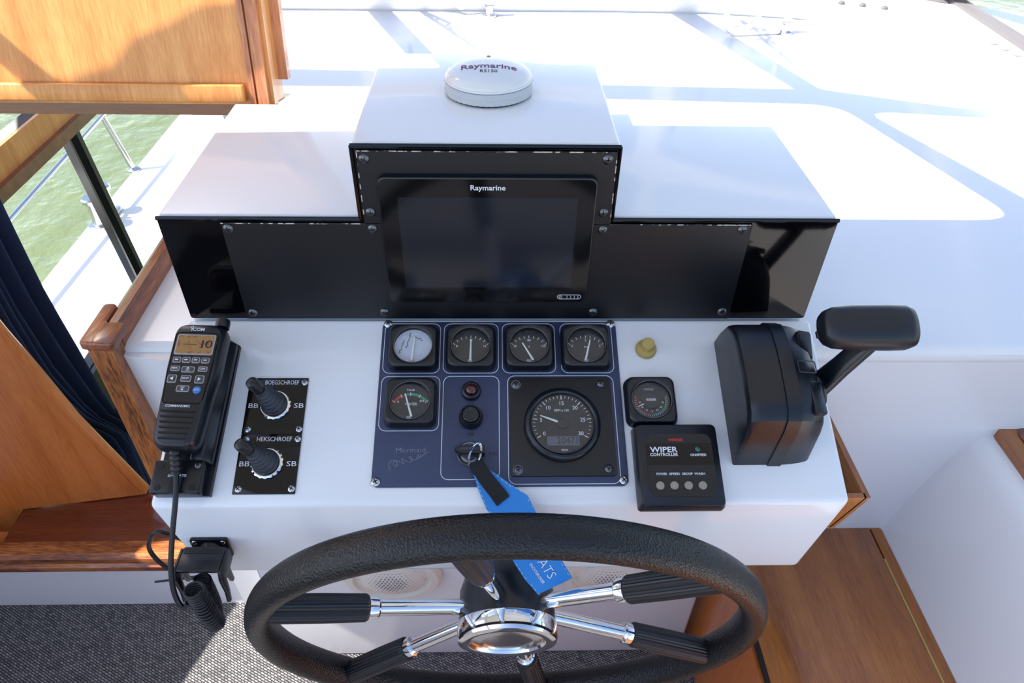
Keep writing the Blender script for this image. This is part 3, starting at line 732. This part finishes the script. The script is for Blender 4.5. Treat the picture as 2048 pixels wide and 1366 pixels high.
q.tube([(x, y, FZH) for x, y in fp], .0009, 6, None, True); q.build('face_rim', 'black_gloss', t)
MB().prism(fp, FZH-.0005, FZH+.0004).build('face_plate', 'black_plastic', t)
q = MB(); q.slab(.0445, .0262, .0022, FZH, FZH+.0010, .0004, .0, .0465); q.build('display_frame', 'key_rim', t)
MB().slab(.0408, .0226, .001, FZH+.0009, FZH+.0013, 0, .0, .0465).build('display', 'lcd_amber', t)
text('10', .0145, 'print_dark', t, (.0122, .0465, FZH+.0014), width=.0125, name='display_digits', spacing=.75)
q = MB(); q.box(-.0135, .002, .0462, .0468, FZH+.0013, FZH+.00145); q.build('display_bar', 'print_dark', t)
text('ICOM', .0058, 'print_white', t, (-.001, .0662, .0273), width=.0150, bold=.01)
q = MB(); q.tube([(.0013*cos(a), .0013*sin(a), 0) for a in [i*pi/6 for i in range(12)]], .00035, 5, None, True); q.build('logo_ring', 'print_white', t, (-.0080, .0694, .0273))
KEYS = [(-.0165, .0267, .0095, .0072, None), (-.0057, .0267, .0095, .0072, None), (.0052, .0267, .0095, .0072, None), (.0160, .0267, .0095, .0072, None),
        (-.0160, .0160, .0108, .0066, 'MENU'), (-.0012, .0150, .0150, .0075, 'CH^'), (.0152, .0160, .0108, .0066, 'CLEAR'),
        (-.0168, .0032, .0105, .0100, '<'), (-.0012, .0038, .0120, .0080, 'ENT'), (.0142, .0032, .0105, .0100, '>'), (-.0022, -.0085, .0145, .0078, 'CHv')]
for x, y, w_, h_, lab in KEYS:
    k = MB().slab(w_, h_, .0018, FZH, FZH+.0012, .0004, x, y).build('key', 'key_rim', t)
    MB().slab(w_-.0022, h_-.0022, .0012, FZH+.0011, FZH+.0018, .0003, x, y).build('key_top', 'key_grey', k)
    z = FZH+.0019
    if lab is None: MB().box(x-.0019, x+.0019, y-.0006, y+.0006, z, z+.0001).build('key_mark', 'print_white', k)
    elif lab in '<>':
        d = -1 if lab == '<' else 1
        MB().prism([(x+d*.0020, y), (x-d*.0016, y+.0022), (x-d*.0016, y-.0022)], z, z+.0001).build('key_mark', 'print_white', k)
    elif lab in ('CH^', 'CHv'):
        d = 1 if lab == 'CH^' else -1
        text('CH', .0030, 'print_white', k, (x, y-d*.0013, z), width=.0040, name='key_mark')
        MB().prism([(x, y+d*.0027), (x+.0019, y+d*.0006), (x-.0019, y+d*.0006)], z, z+.0001).build('key_arrow', 'print_white', k)
    else: text(lab, .0030, 'print_white', k, (x, y, z), width=w_-.0040, name='key_mark', bold=.01)
k = MB().lathe([(.0046, FZH), (.0044, FZH+.0014), (.0036, FZH+.0018), (.0003, FZH+.0019)], 24).build('blue_key', 'key_blue', t, (.0140, -.0098, 0))
text('16/C', .0032, 'print_white', k, (0, 0, FZH+.0020), width=.0058, name='key_mark')
for x in (-.0185, -.0155): MB().box(x-.0008, x+.0008, -.0135, -.0105, FZH, FZH+.0005).build('mic_slot', 'black_matte', t)
text('COMMANDMIC', .0040, 'print_white', t, (-.0035, -.0290, FZH), width=.0275, bold=.008)
for i in range(6):
    y = -.0345-i*.0063; w_ = .0415-.0018*i
    s = MB().slab(w_, .0017, .0008, FZH-.0012, FZH+.0003, 0, -.0008, y).build('speaker_slot', 'black_matte', t)
    MB().slab(w_-.003, .0008, .0004, FZH, FZH+.0007, 0, -.0008, y-.0014).build('slot_lip', 'black_gloss', s)
q = MB().lathe([(.0082, 0), (.0084, .006), (.0078, .0105), (.0066, .0115), (.0003, .0118)], 24); q.build('volume_knob', 'black_plastic', t, (.0205, .0750, .0140), (-pi/2, 0, 0))
MB().slab(.0045, .052, .002, -.026, .026, .001).build('side_grip', 'black_rubber', t, (.0280, .020, .012), (0, pi/2, 0)) if False else None
# strain relief and straight cord, coil
def hs(x, s, h): return t.matrix_basis.inverted() @ Vector(cpt(x, s, h))
bpy.context.view_layer.update()
inv = t.matrix_world.inverted()
def loc(p): return tuple(inv @ Vector(p))
q = MB()
pa, pb = Vector(cpt(-.3530, .187, .043)), Vector(cpt(-.3502, .2120, .0325))
n_ = 15; q.tube([loc(pa.lerp(pb, i/(n_-1))) for i in range(n_)], [.0062 if i % 3 else .0050 for i in range(n_)], 14); q.build('strain_relief', 'black_rubber', t)
def catmull(P, n=10):
    P = [Vector(p) for p in P]; P = [P[0]*2-P[1]]+P+[P[-1]*2-P[-2]]; out = []
    for i in range(1, len(P)-2):
        for k in range(n):
            u = k/n; a, b_, c, d = P[i-1], P[i], P[i+1], P[i+2]
            out.append(.5*((2*b_)+(c-a)*u+(2*a-5*b_+4*c-d)*u*u+(3*b_-a-3*c+d)*u**3))
    return out+[P[-2]]
cord = catmull([pa.lerp(pb, .8), cpt(-.3495, .222, .030), cpt(-.3490, .240, .025), (-.3545, -.252, -.106), (-.3585, -.270, -.136), (-.3590, -.282, -.160), (-.3560, -.289, -.177), (-.3500, -.293, -.184), (-.3440, -.291, -.176)], 10)
q = MB(); q.tube([loc(p) for p in cord], .0030, 10); q.build('straight_cord', 'black_rubber', t)
# coil: hangs down as a folded bundle
ctrl = catmull([(-.3345, -.2860, -.1560), (-.3340, -.2850, -.1800), (-.3330, -.2840, -.2120), (-.3345, -.2780, -.2420), (-.3390, -.2700, -.2490), (-.3420, -.2600, -.2360), (-.3430, -.2570, -.2120), (-.3430, -.2570, -.1880)], 60)
pts = []; turns = 36; Rc = .0100; N = len(ctrl)*3
for i in range(N):
    u = i/(N-1)*(len(ctrl)-1.001); k = int(u); p = ctrl[k].lerp(ctrl[k+1], u-k); tg = (ctrl[min(k+2, len(ctrl)-1)]-ctrl[max(k-1, 0)]).normalized()
    a1 = tg.cross(Vector((.2, 1, .1))).normalized(); a2 = tg.cross(a1); an = 2*pi*turns*i/(N-1)
    pts.append(p+a1*Rc*cos(an)+a2*Rc*sin(an))
q = MB(); q.tube([loc(p) for p in pts], .00165, 7); q.build('coiled_cord', 'black_rubber', t, ang=180)
# hanger bracket on the console front
t = thing('handset_hanger', 'black clip bracket for hanging the handset on the console front', 'bracket', (-.3370, -.2205, -.172), (pi/2, 0, 0))
q = MB(); q.slab(.044, .036, .003, 0, .0035, .001); q.build('mounting_plate', 'black_plastic', t)
for x, y in ((-.0165, .013), (.0165, .013), (.0165, -.013), (-.0165, -.013)): screw(t, (x, y, .0035), .0032, 'steel', .4)
MB().lathe([(.0130, .003), (.0115, .008), (.0115, .014)], 24).build('stem', 'black_plastic', t)
q = MB(); q.slab(.050, .028, .004, .013, .021, .0015, 0, .004); q.build('clip_back', 'black_plastic', t)
q = MB(); q.box(-.026, .026, .012, .017, .016, .044); bevel_mesh(q.build('clip_top', 'black_plastic', t), .0012, 2)
for sx in (-1, 1):
    pr_ = [(.014, .017), (.046, .017), (.050, .006), (.049, -.020), (.052, -.036), (.047, -.038), (.042, -.020), (.040, -.004), (.034, -.010), (.031, -.026), (.026, -.027), (.026, -.004), (.014, -.002)]
    q = MB(); q.prism([(z_, y_) for z_, y_ in pr_], -.0022, .0022)
    Mx = Matrix(((0, 0, 1, sx*.0255), (0, 1, 0, 0), (1, 0, 0, 0), (0, 0, 0, 1)))
    q2 = MB(); q2.add(q.v, q.f, Mx @ RX(0)); bevel_mesh(q2.build('fork', 'black_plastic', t), .0007, 2)
# thin loose cable looping beside the console
cab = catmull([(-.3720, -.185, -.232), (-.4040, -.200, -.172), (-.4230, -.202, -.190), (-.4260, -.204, -.212), (-.4150, -.206, -.240), (-.3900, -.210, -.258), (-.3700, -.206, -.250), (-.3640, -.195, -.238)], 10)
tag(MB().tube(cab, .0028, 8).build('loose_cable', 'black_rubber'), 'thin black cable looping out from behind the console corner', 'cable')
tag(MB().tube(catmull([(-.3600, -.2350, -.2150), (-.3900, -.2330, -.2230), (-.4190, -.2300, -.2330)], 6), .0016, 6).build('cable_tie', 'black_plastic'), 'short black cable tie tail poking out beside the hanger bracket', 'cable tie')

# ================================================================ RUDDER, WIPER, KNOB
t = con_thing('rudder_indicator', 'square black rudder indicator with red and green scale beside the panel', 'gauge', .1878, .1183, .0006)
H = .0165; rg = .0238
bezel(t, .0615, .0625, H, rg, .010)
MB().lathe([(rg-.0001, H-.0076), (rg-.0001, H-.0069)], 40).build('dial', 'dial_black', t); z = H-.0066
MB().lathe([(.0105, z), (.0105, z+.0012), (.0095, z+.0016), (.0003, z+.0016)], 32).build('centre_disc', 'black_plastic', t)
q = MB(); arc(q, RAD(165), RAD(268), .0172, .0180, 0); q.build('red_arc', 'print_red', t, (0, 0, z+.0002))
q = MB(); arc(q, RAD(272), RAD(375), .0172, .0184, 0); q.build('green_arc', 'print_green', t, (0, 0, z+.0002))
q = MB(); ticks(q, RAD(165), RAD(375), 29, .0186, .0202, .0004, 0); q.build('dial_marks', 'print_white', t, (0, 0, z+.0002))
for sN, a in (('30', 190), ('20', 217), ('10', 243), ('0', 270), ('10', 297), ('20', 323), ('30', 350)):
    text(sN, .0030, 'print_white', t, (.0140*cos(RAD(a)), .0140*sin(RAD(a)), z+.0002), name='numeral')
text('vetus', .0050, 'print_grey', t, (-.0015, .0150, z+.0002), width=.0125, bold=.03); text('RUDDER', .0042, 'print_white', t, (0, .0005, z+.0018), width=.0115, bold=.01)
a = RAD(206); d = Vector((cos(a), sin(a))); p = Vector((-d.y, d.x)); q = MB(); q.prism([tuple(d*.009+p*.0009), tuple(d*.009-p*.0009), tuple(d*.0180-p*.0003), tuple(d*.0180+p*.0003)], z+.0006, z+.0012); q.build('needle', 'needle', t)
lens(t, rg, H, .0030)

t = con_thing('wiper_controller', 'square black wiper control box with four round buttons below the rudder indicator', 'control box', .2110, .2000)
R_ = lambda w_, h_, r, z_: [(x, y, z_) for x, y in rrect(w_, h_, r, 5)]
MB().loft([R_(.0985, .0985, .004, .0003), R_(.0985, .0985, .005, .010), R_(.0940, .0960, .006, .0195), R_(.0915, .0935, .006, .0205)]).build('case', 'black_plastic', t)
MB().prism(round_poly([(-.0375, .0270), (-.0300, .0360), (.0340, .0360), (.0395, .0300), (.0395, -.0300), (.0320, -.0375), (-.0320, -.0375), (-.0375, -.0300)], .003, 3), .0204, .0212).build('face', 'black_panel', t)
MB().box(-.0370, .0390, -.0010, .0245, .0212, .0214).build('name_band', 'black_gloss', t)
text('vetus', .0058, 'print_red', t, (-.002, .0293, .0214), width=.0170, bold=.05)
text('WIPER', .0090, 'print_white', t, (-.0170, .0168, .0216), width=.0320, bold=.02); text('CONTROLLER', .0050, 'print_white', t, (-.0172, .0110, .0216), width=.0322, bold=.02)
MB().lathe([(.0032, .0213), (.0030, .0225), (.0018, .0235), (.0002, .0238)], 20).build('indicator_light', 'green_lens', t, (.0222, .0175, 0))
text('ON/SPEED', .0040, 'print_white', t, (.0224, .0105, .0216), width=.0185, bold=.02)
for sN, x in (('POWER', -.0222), ('SPEED', -.0075), ('GROUP', .0070), ('WASH', .0214)): text(sN, .0037, 'print_white', t, (x, -.0115, .0213), width=.0122, bold=.02)
for x in (-.0255, -.0095, .0066, .0227): MB().lathe([(.0048, .0210), (.0048, .0230), (.0042, .0237), (.0003, .0237)], 24).build('button', 'button_metal', t, (x, -.0250, 0))
MB().box(-.043, .043, -.0472, -.0455, .0100, .0112).build('seam', 'black_matte', t)

t = con_thing('pull_knob', 'small brass-coloured round knob on the white console', 'knob', .1905, .0455)
MB().lathe([(.0132, .0003), (.0132, .003), (.0118, .006), (.0075, .0075), (.0068, .012)], 36, None, True, True).build('flange', 'brass_knob', t)
MB().lathe([(.0070, .0118), (.0076, .0135), (.0076, .0190), (.0066, .0202), (.0003, .0204)], 32).build('cap', 'brass_knob', t)

# ================================================================ THROTTLE
t = con_thing('throttle_lever', 'black engine throttle with T-handle lever standing on the console corner', 'throttle', .325, .115)
def th(x, s): return (x-.325, .115-s)
side = [(.0345, 0), (.0355, .030), (.0400, .058), (.0500, .0735), (.0640, .0805), (.0850, .0850), (.1150, .0868), (.1450, .0862), (.1600, .0838), (.1690, .0780), (.1760, .0640), (.1850, .035), (.1955, 0)]
def sect(xa, sh, dz):   # outline in (s,h) scaled towards its middle
    return [(xa-.325, .115-(.115+(s-.115)*(1-sh)), .0003+h*(1-dz)) for s, h in side]
rings = [sect(.2785, .03, .16), sect(.2790, .005, .10), sect(.2808, 0, .05), sect(.2850, 0, .018), sect(.2905, 0, .003), sect(.318, 0, 0), sect(.3188, .0, 0), sect(.3194, -.022, -.022), sect(.3350, -.022, -.022), sect(.3358, 0, 0.0), sect(.3480, .01, .03), sect(.3590, .03, .09), sect(.3655, .05, .17), sect(.3685, .07, .26)]
MB().loft(rings).build('housing', 'black_plastic', t, ang=28)
q = MB(); q.tube([(x, y, 0) for x, y in rrect(.021, .014, .002, 4)], .0007, 6, None, True); q.build('badge_recess', 'grey_rubber', t, (*th(.3505, .1070), .0850), (0, RAD(9), 0))
q = MB(); q.slab(.018, .034, .004, -.004, .0022, .0012); q.build('rear_pad', 'black_plastic', t, (*th(.3560, .0770), .0778), (RAD(9), RAD(16), 0))
q = MB(); q.slab(.016, .040, .004, -.004, .0022, .0012); q.build('front_pad', 'black_plastic', t, (*th(.3570, .1430), .0800), (RAD(-3), RAD(16), 0))
MB().lathe([(.024, 0), (.024, .010), (.021, .014), (.0003, .015)], 32).build('pivot_cap', 'black_plastic', t, (*th(.367, .122), .036), (0, pi/2, 0))
# arm
pA, pB = Vector((*th(.378, .1135), .040)), Vector((*th(.4140, .0880), .1030))
ax = (pB-pA).normalized(); sy = Vector((0, 1, 0)); sy = (sy-ax*sy.dot(ax)).normalized(); sx = ax.cross(sy)
rg_ = []
for f, wy, wx in ((-.25, .016, .006), (0, .0150, .0065), (.5, .0120, .0070), (1, .0110, .0070), (1.25, .0100, .0060)):
    c = pA+(pB-pA)*f; rg_.append([tuple(c+sy*wy*a_+sx*wx*b_) for a_, b_ in rrect(2, 2, .5, 3)])
MB().loft(rg_).build('lever_arm', 'black_plastic', t, ang=40)
screw(t, tuple(pA+sx*.0065), .003, 'screw_dark', 0)
# T-handle: rounded oval bar
def hring(x, ry, rz, c=(0, 0)): return [(x, c[0]+ry*a_, c[1]+rz*b_) for a_, b_ in [(math.copysign(abs(cos(u))**.75, cos(u)), math.copysign(abs(sin(u))**.75, sin(u))) for u in [2*pi*i/32 for i in range(32)]]]
rg_ = [hring(-.0525, .010, .008), hring(-.0515, .015, .012), hring(-.048, .0190, .0150), hring(-.040, .0225, .0175), hring(-.020, .0245, .0185), hring(.020, .0250, .0185), hring(.040, .0245, .0180), hring(.048, .0215, .0155), hring(.0515, .016, .011), hring(.0525, .010, .007)]
MB().loft(rg_, T(.4085-.325, .115-.0775, .1230) @ RX(RAD(12))).build('handle_grip', 'black_rubber', t, ang=60)
q = MB(); q.box(-.003, .003, -.004, .004, -.002, .002); bevel_mesh(q.build('release_button', 'black_plastic', t, (.4085-.325-.0525, .115-.0825, .116)), .0008, 2)

# ================================================================ STEERING WHEEL
TI = RAD(11.489); e2 = Vector((0, -sin(TI), cos(TI))); e1 = Vector((1, 0, 0)); e3 = e1.cross(e2)
t = thing('steering_wheel', 'large black leather steering wheel with six chrome spokes and ribbed grips', 'wheel', (.0137, -.31, -.2136))
WR = Matrix((e1, e2, e3)).transposed().to_4x4()
q = MB(); rc = .274; N = 120; rings = []
for i in range(N+1):
    a = 2*pi*i/N; d = Vector((cos(a), sin(a), 0))
    rings.append([tuple(WR @ (d*(rc+.0148*cos(2*pi*k/24))+Vector((0, 0, .0200*sin(2*pi*k/24))))) for k in range(24)])
q.loft(rings, None, True, False, False); q.build('rim', 'leather', t, ang=180)
MB().lathe([(.030, -.0835), (.036, -.0740), (.050, -.062), (.0555, -.045), (.0560, -.009)], 56, WR).build('hub', 'black_plastic', t, ang=40)
MB().lathe([(.0565, -.0095), (.0575, -.008), (.0575, .008), (.0560, .0120), (.0520, .0135), (.0440, .0125), (.0420, .0090)], 64, WR, True, False).build('hub_ring', 'chrome', t, ang=40)
MB().lathe([(.0425, .0085), (.0400, .0105), (.0300, .0120), (.0285, .0100), (.0150, .0110), (.0004, .0112)], 48, WR).build('hub_cap', 'steel', t, ang=40)
for k in range(6):
    a = RAD(40+60*k); d = Vector((cos(a), sin(a), 0)); tn = Vector((-sin(a), cos(a), 0))
    P = lambda r, kz: WR @ (d*r+Vector((0, 0, kz)))
    kz = lambda r: -.024+.024*(max(0, r-.05)/.215)
    sp = MB().tube([tuple(P(r, kz(r))) for r in (.046, .08, .12, .165)], .0090, 18).build('spoke', 'chrome', t)
    MB().tube([tuple(P(r, kz(r))) for r in (.150, .152, .160, .163)], [.0105, .0125, .0125, .0110], 20).build('collar', 'chrome', sp)
    axd = (P(.262, kz(.262))-P(.160, kz(.160))).normalized(); Mz = axd.to_track_quat('Z', 'Y').to_matrix().to_4x4(); Mz.translation = P(.162, kz(.162))
    n_ = 56; gr = []
    for r_, z_ in ((.0125, 0), (.0142, .003), (.0148, .05), (.0145, .104)):
        gr.append([((r_+(.0007 if i % 2 else 0))*cos(2*pi*i/n_), (r_+(.0007 if i % 2 else 0))*sin(2*pi*i/n_), z_) for i in range(n_)])
    MB().loft(gr, Mz).build('grip', 'black_rubber', sp, ang=20)

# ================================================================ PORT SIDE WOODWORK
# raised companionway hatch board
t = thing('hatch_board', 'varnished orange wood hatch board standing upright behind the housing', 'hatch board', (-.56, .328, -.02), (RAD(-12), 0, 0))
Bz = .135+.02
MB().box(-.60, .224, .0, .018, Bz, .78).build('board', 'wood_hatch', t)
q = MB(); q.box(-.60, .183, -.014, 0, Bz+.004, Bz+.030); bevel_mesh(q.build('bottom_batten', 'wood_hatch', t), .003, 2)
q = MB(); q.box(.190, .198, -.007, 0, Bz, .78); q.build('edge_bead', 'wood_edge', t)
q = MB(); q.box(.202, .218, -.010, 0, Bz-.002, .78); q.build('edge_strip', 'wood_edge', t)
q = MB(); q.box(-.60, .200, .018, .046, Bz-.020, Bz+.02); q.build('bottom_rail', 'wood_tread', t)
MB().box(.212, .222, .018, .062, Bz, .78).build('side_board', 'wood_hatch', t)
MB().box(.222, .236, .046, .064, Bz+.03, .78).build('side_strip', 'wood_edge', t)
MB().box(.19, .224, .012, .10, .0, Bz).build('foot', 'wood_tread', t)
# coaming cap along the edge of the shelf and its end post
t = thing('coaming_trim', 'weathered teak coaming strip with a corner cap beside the console', 'trim', (-.477, -.04, -.60))
q = MB(); prof = [(-.014, .578), (-.014, .590), (-.010, .600), (-.002, .606), (.008, .606), (.013, .598), (.013, .578)]
q.loft([[(x, y, z) for x, z in prof] for y in (.012, .20, .42, .80)]); q.build('capping', 'wood_cap', t)
q = MB(); q.prism(round_poly([(-.022, -.018), (.020, -.022), (.020, .022), (-.006, .022), (-.006, .060), (-.022, .060)], .005, 3), .596, .6085); bevel_mesh(q.build('corner_cap', 'wood_cap', t), .0025, 2)
q = MB(); q.box(-.017, .012, -.014, .014, .20, .596); q.build('end_post', 'wood_post', t)
# step
t = thing('companion_step', 'red-brown varnished wooden step with a worn front nosing above the carpet', 'step', (-.68, .10, FZ))
MB().box(-.43, .255, -.036, .012, 0, .150).build('riser', 'gelcoat_soft', t)
q = MB(); q.prism([(-.244, -.036), (.268, -.036), (.268, .110), (-.02, .110), (-.244, .062)], .182, .200); bevel_mesh(q.build('tread', 'wood_tread', t), .004, 2)
prof = [(-.022, .150), (-.054, .150), (-.058, .156), (-.058, .168), (-.052, .173), (-.052, .176), (-.056, .180), (-.056, .192), (-.048, .2008), (-.022, .2008)]
q = MB(); q.loft([[(x, y, z) for y, z in prof] for x in (-.43, -.2, .05, .268)]); q.build('nosing', 'wood_nose', t)
MB().box(-.43, -.255, -.03, .012, .15, .185).build('step_end', 'wood_panel', t)
# bulkhead panel with sloping trimmed edge
def bp_pt(x, z, dy=0):   # plane through (-.93,.15) and (-.67,.19)
    return (x, .15+(x+.93)*.154+dy, z)
t = thing('bulkhead_panel', 'orange varnished bulkhead panel with a rounded trim edge beside the curtain', 'panel', (-.88, .155, FZ))
q = MB(); bz = Vector((-.88, .155, FZ))
pl_ = [(-1.14, -.80), (-.93, -.80), (-.93, -.598), (-.695, -.598), (-.725, -.481), (-.750, -.381), (-.769, -.267), (-.787, -.172), (-.81, -.02), (-1.14, -.02)]
q.loft([[tuple(Vector(bp_pt(x, z, dy))-bz) for x, z in pl_] for dy in (0, .02)]); q.build('panel', 'wood_panel', t)
q = MB(); q.tube([tuple(Vector(bp_pt(x, z, .006))-bz) for x, z in ((-.6985, -.588), (-.725, -.481), (-.750, -.381), (-.769, -.267), (-.787, -.172), (-.81, -.02))], .0095, 10); q.build('edge_trim', 'wood_panel', t)
# curtain
t = thing('window_curtain', 'navy blue curtain gathered with a tieback at the low port window', 'curtain', (-.95, .5, -1.1))
rows = []; NU = 120
ctl = [(-.02, .235, .505), (-.16, .225, .500), (-.30, .225, .498), (-.47, .235, .508), (-.62, .33, .515), (-.70, .41, .525), (-.76, .44, .56), (-.82, .43, .60), (-.93, .38, .630), (-1.05, .36, .63)]
for i in range(37):
    u = i/36*(len(ctl)-1.001); k = int(u); f = u-k; f = f*f*(3-2*f)*.5+f*.5
    z_, a_, c_ = [ctl[k][j]*(1-f)+ctl[k+1][j]*f for j in range(3)]
    amp = .010+.018*min(1, (c_-a_)/.3)
    rows.append([(-.95+amp*sin(j/NU*2*pi*9+.6*sin(i*.25))+.012*sin(j/NU*2*pi*2.3+1)-.5*0+.0-(-.95), a_+(c_-a_)*j/NU-.5, z_+1.1) for j in range(NU+1)])
o = MB().grid(rows).build('fabric', 'curtain_navy', t, ang=180)
md = o.modifiers.new('solid', 'SOLIDIFY'); md.thickness = .0025
MB().tube([(.03, .02, .398), (.028, .05, .385), (.02, .075, .37)], .006, 8).build('tieback', 'curtain_navy', t)
# slatted floor grate glimpsed in the well
t = thing('well_grating', 'dark slatted wooden grating low in the companionway', 'grating', (-.60, .35, -.72))
for k in range(7): MB().box(-.12, .10, -.16+k*.03, -.145+k*.03, 0, .02).build('slat', 'wood_dark', t)
for x in (-.12, .08): MB().box(x, x+.02, -.17, .055, -.02, 0).build('bearer', 'wood_dark', t)
# ================================================================ STARBOARD WOODWORK
t = thing('side_bin', 'narrow open wooden bin fixed to the starboard end of the console', 'bin', (.41, -.12, -.18))
Zt = .06
def wedge(nm, x0, x1, y0, y1, dx, m_):
    q = MB(); q.loft([[(x0-dx, y0, 0), (x1-dx, y0, 0), (x1-dx, y1, 0), (x0-dx, y1, 0)], [(x0, y0, Zt), (x1, y0, Zt), (x1, y1, Zt), (x0, y1, Zt)]]); q.build(nm, m_, t)
wedge('outer_board', .034, .041, -.076, .070, .026, 'wood_locker')
q = MB(); q.loft([[(-.012, y, 0), (.010, y, 0), (.036, y, Zt), (-.008, y, Zt)] for y in (-.076, -.069)]); q.build('front_board', 'wood_locker', t)
q = MB(); q.loft([[(-.012, y, 0), (.010, y, 0), (.036, y, Zt), (-.008, y, Zt)] for y in (.063, .070)]); q.build('back_board', 'wood_locker', t)
MB().box(-.010, .012, -.069, .063, 0, .006).build('bottom_board', 'wood_dark', t)
t = thing('seat_locker', 'low brown wooden locker with a hinged lid beside the pedestal', 'locker', (.52, -.4, FZ))
q = MB(); q.box(-.130, .136, -.60, .406, 0, .330); q.build('body', 'wood_locker', t)
MB().box(-.136, -.130, -.60, .406, 0, .336).build('side_panel', 'wood_panel', t)
q = MB(); q.prism(round_poly([(-.128, -.60), (.1195, -.60), (.1195, .406), (-.128, .406)], .003, 2), .332, .350); bevel_mesh(q.build('lid', 'wood_locker', t), .002, 2)
q = MB(); q.prism([(.1215, -.60), (.1385, -.60), (.1385, .385), (.134, .396), (.127, .402), (.1215, .404)], .332, .350); q.build('hinge_strip', 'wood_locker', t)
h = MB().tube([(.1205, -.60, .3495), (.1205, .33, .3495)], .0016, 8).build('piano_hinge', 'brass_knob', t)
q = MB(); q.tube([(-.130, -.60, .345), (-.130, .408, .345)], .005, 8); q.build('edge_bead', 'seam_dark', t)

# ================================================================ WIPER MOTOR FITTINGS
def wiper_fit(label, x, y, sc=1.0, hose=None):
    t = thing('wiper_spindle', label, 'wiper fitting', (x, y, -.0195))
    MB().lathe([(.020, 0), (.020, .004), (.011, .007)], 20).build('flange', 'steel', t)
    MB().lathe([(.009, .006), (.009, .030), (.0105, .031), (.0105, .046), (.008, .047), (.008, .085), (.004, .088)], 18).build('spindle', 'pvc_white', t)
    MB().lathe([(.0118, .022), (.0125, .024), (.0125, .029), (.0118, .031)], 6).build('nut', 'steel', t)
    for h_ in hose or []:
        MB().tube(catmull(h_, 8), .0075, 10).build('hose', 'pvc_white', t)
    return t
wiper_fit('white wiper spindle with steel flange near the middle of the windscreen foot', -.010, 1.355, 1, [[(-.012, .0, .05), (-.05, .02, .06), (-.075, .01, .02), (-.11, .02, .04), (-.2, .03, .09)]])
wiper_fit('white wiper spindle with bent hoses below the starboard windscreen pane', .770, 1.235, 1, [[(0, 0, .075), (-.03, .0, .088), (-.07, -.005, .06), (-.105, -.02, .02), (-.150, -.01, .0085), (-.158, .02, .03), (-.135, .05, .055)], [(-.105, -.02, .02), (-.15, -.03, .0085), (-.07, -.02, .0085), (-.02, -.01, .0085)]])

# wiper arms parked on the outside of the windscreen (out of frame, their shadows fall on the shelf)
def wiper_arm(label, a, c):
    P = lambda x, v, h: tuple(WM @ Vector((x, v, h)))
    t = thing('windscreen_wiper', label, 'wiper', P(*a, .012))
    L = Vector(P(*a, .012)); R_ = lambda p: tuple(Vector(p)-L)
    MB().tube([R_(P(*a, .012)), R_(P((a[0]*.55+c[0]*.45)+.012, a[1]*.55+c[1]*.45, .030)), R_(P((a[0]+c[0])/2, (a[1]+c[1])/2, .022))], .006, 8).build('arm', 'frame_black', t)
    d = (Vector(c)-Vector(a)); b0, b1 = Vector(a)+d*.05, Vector(c)
    MB().tube([R_(P(*b0, .012)), R_(P(*b1, .012))], .0055, 6).build('blade', 'frame_black', t)
    for f in (.25, .5, .75):
        m_ = b0.lerp(b1, f); MB().tube([R_(P(m_.x-.012, m_.y-.03, .014)), R_(P(m_.x+.004, m_.y, .024)), R_(P(m_.x+.006, m_.y+.03, .014))], .004, 6).build('bridge', 'frame_black', t)
wiper_arm('black wiper arm parked on the middle windscreen pane', (-.258, .05), (-.247, .474))
wiper_arm('black wiper arm parked on the starboard windscreen pane', (.60, .16), (.466, .60))
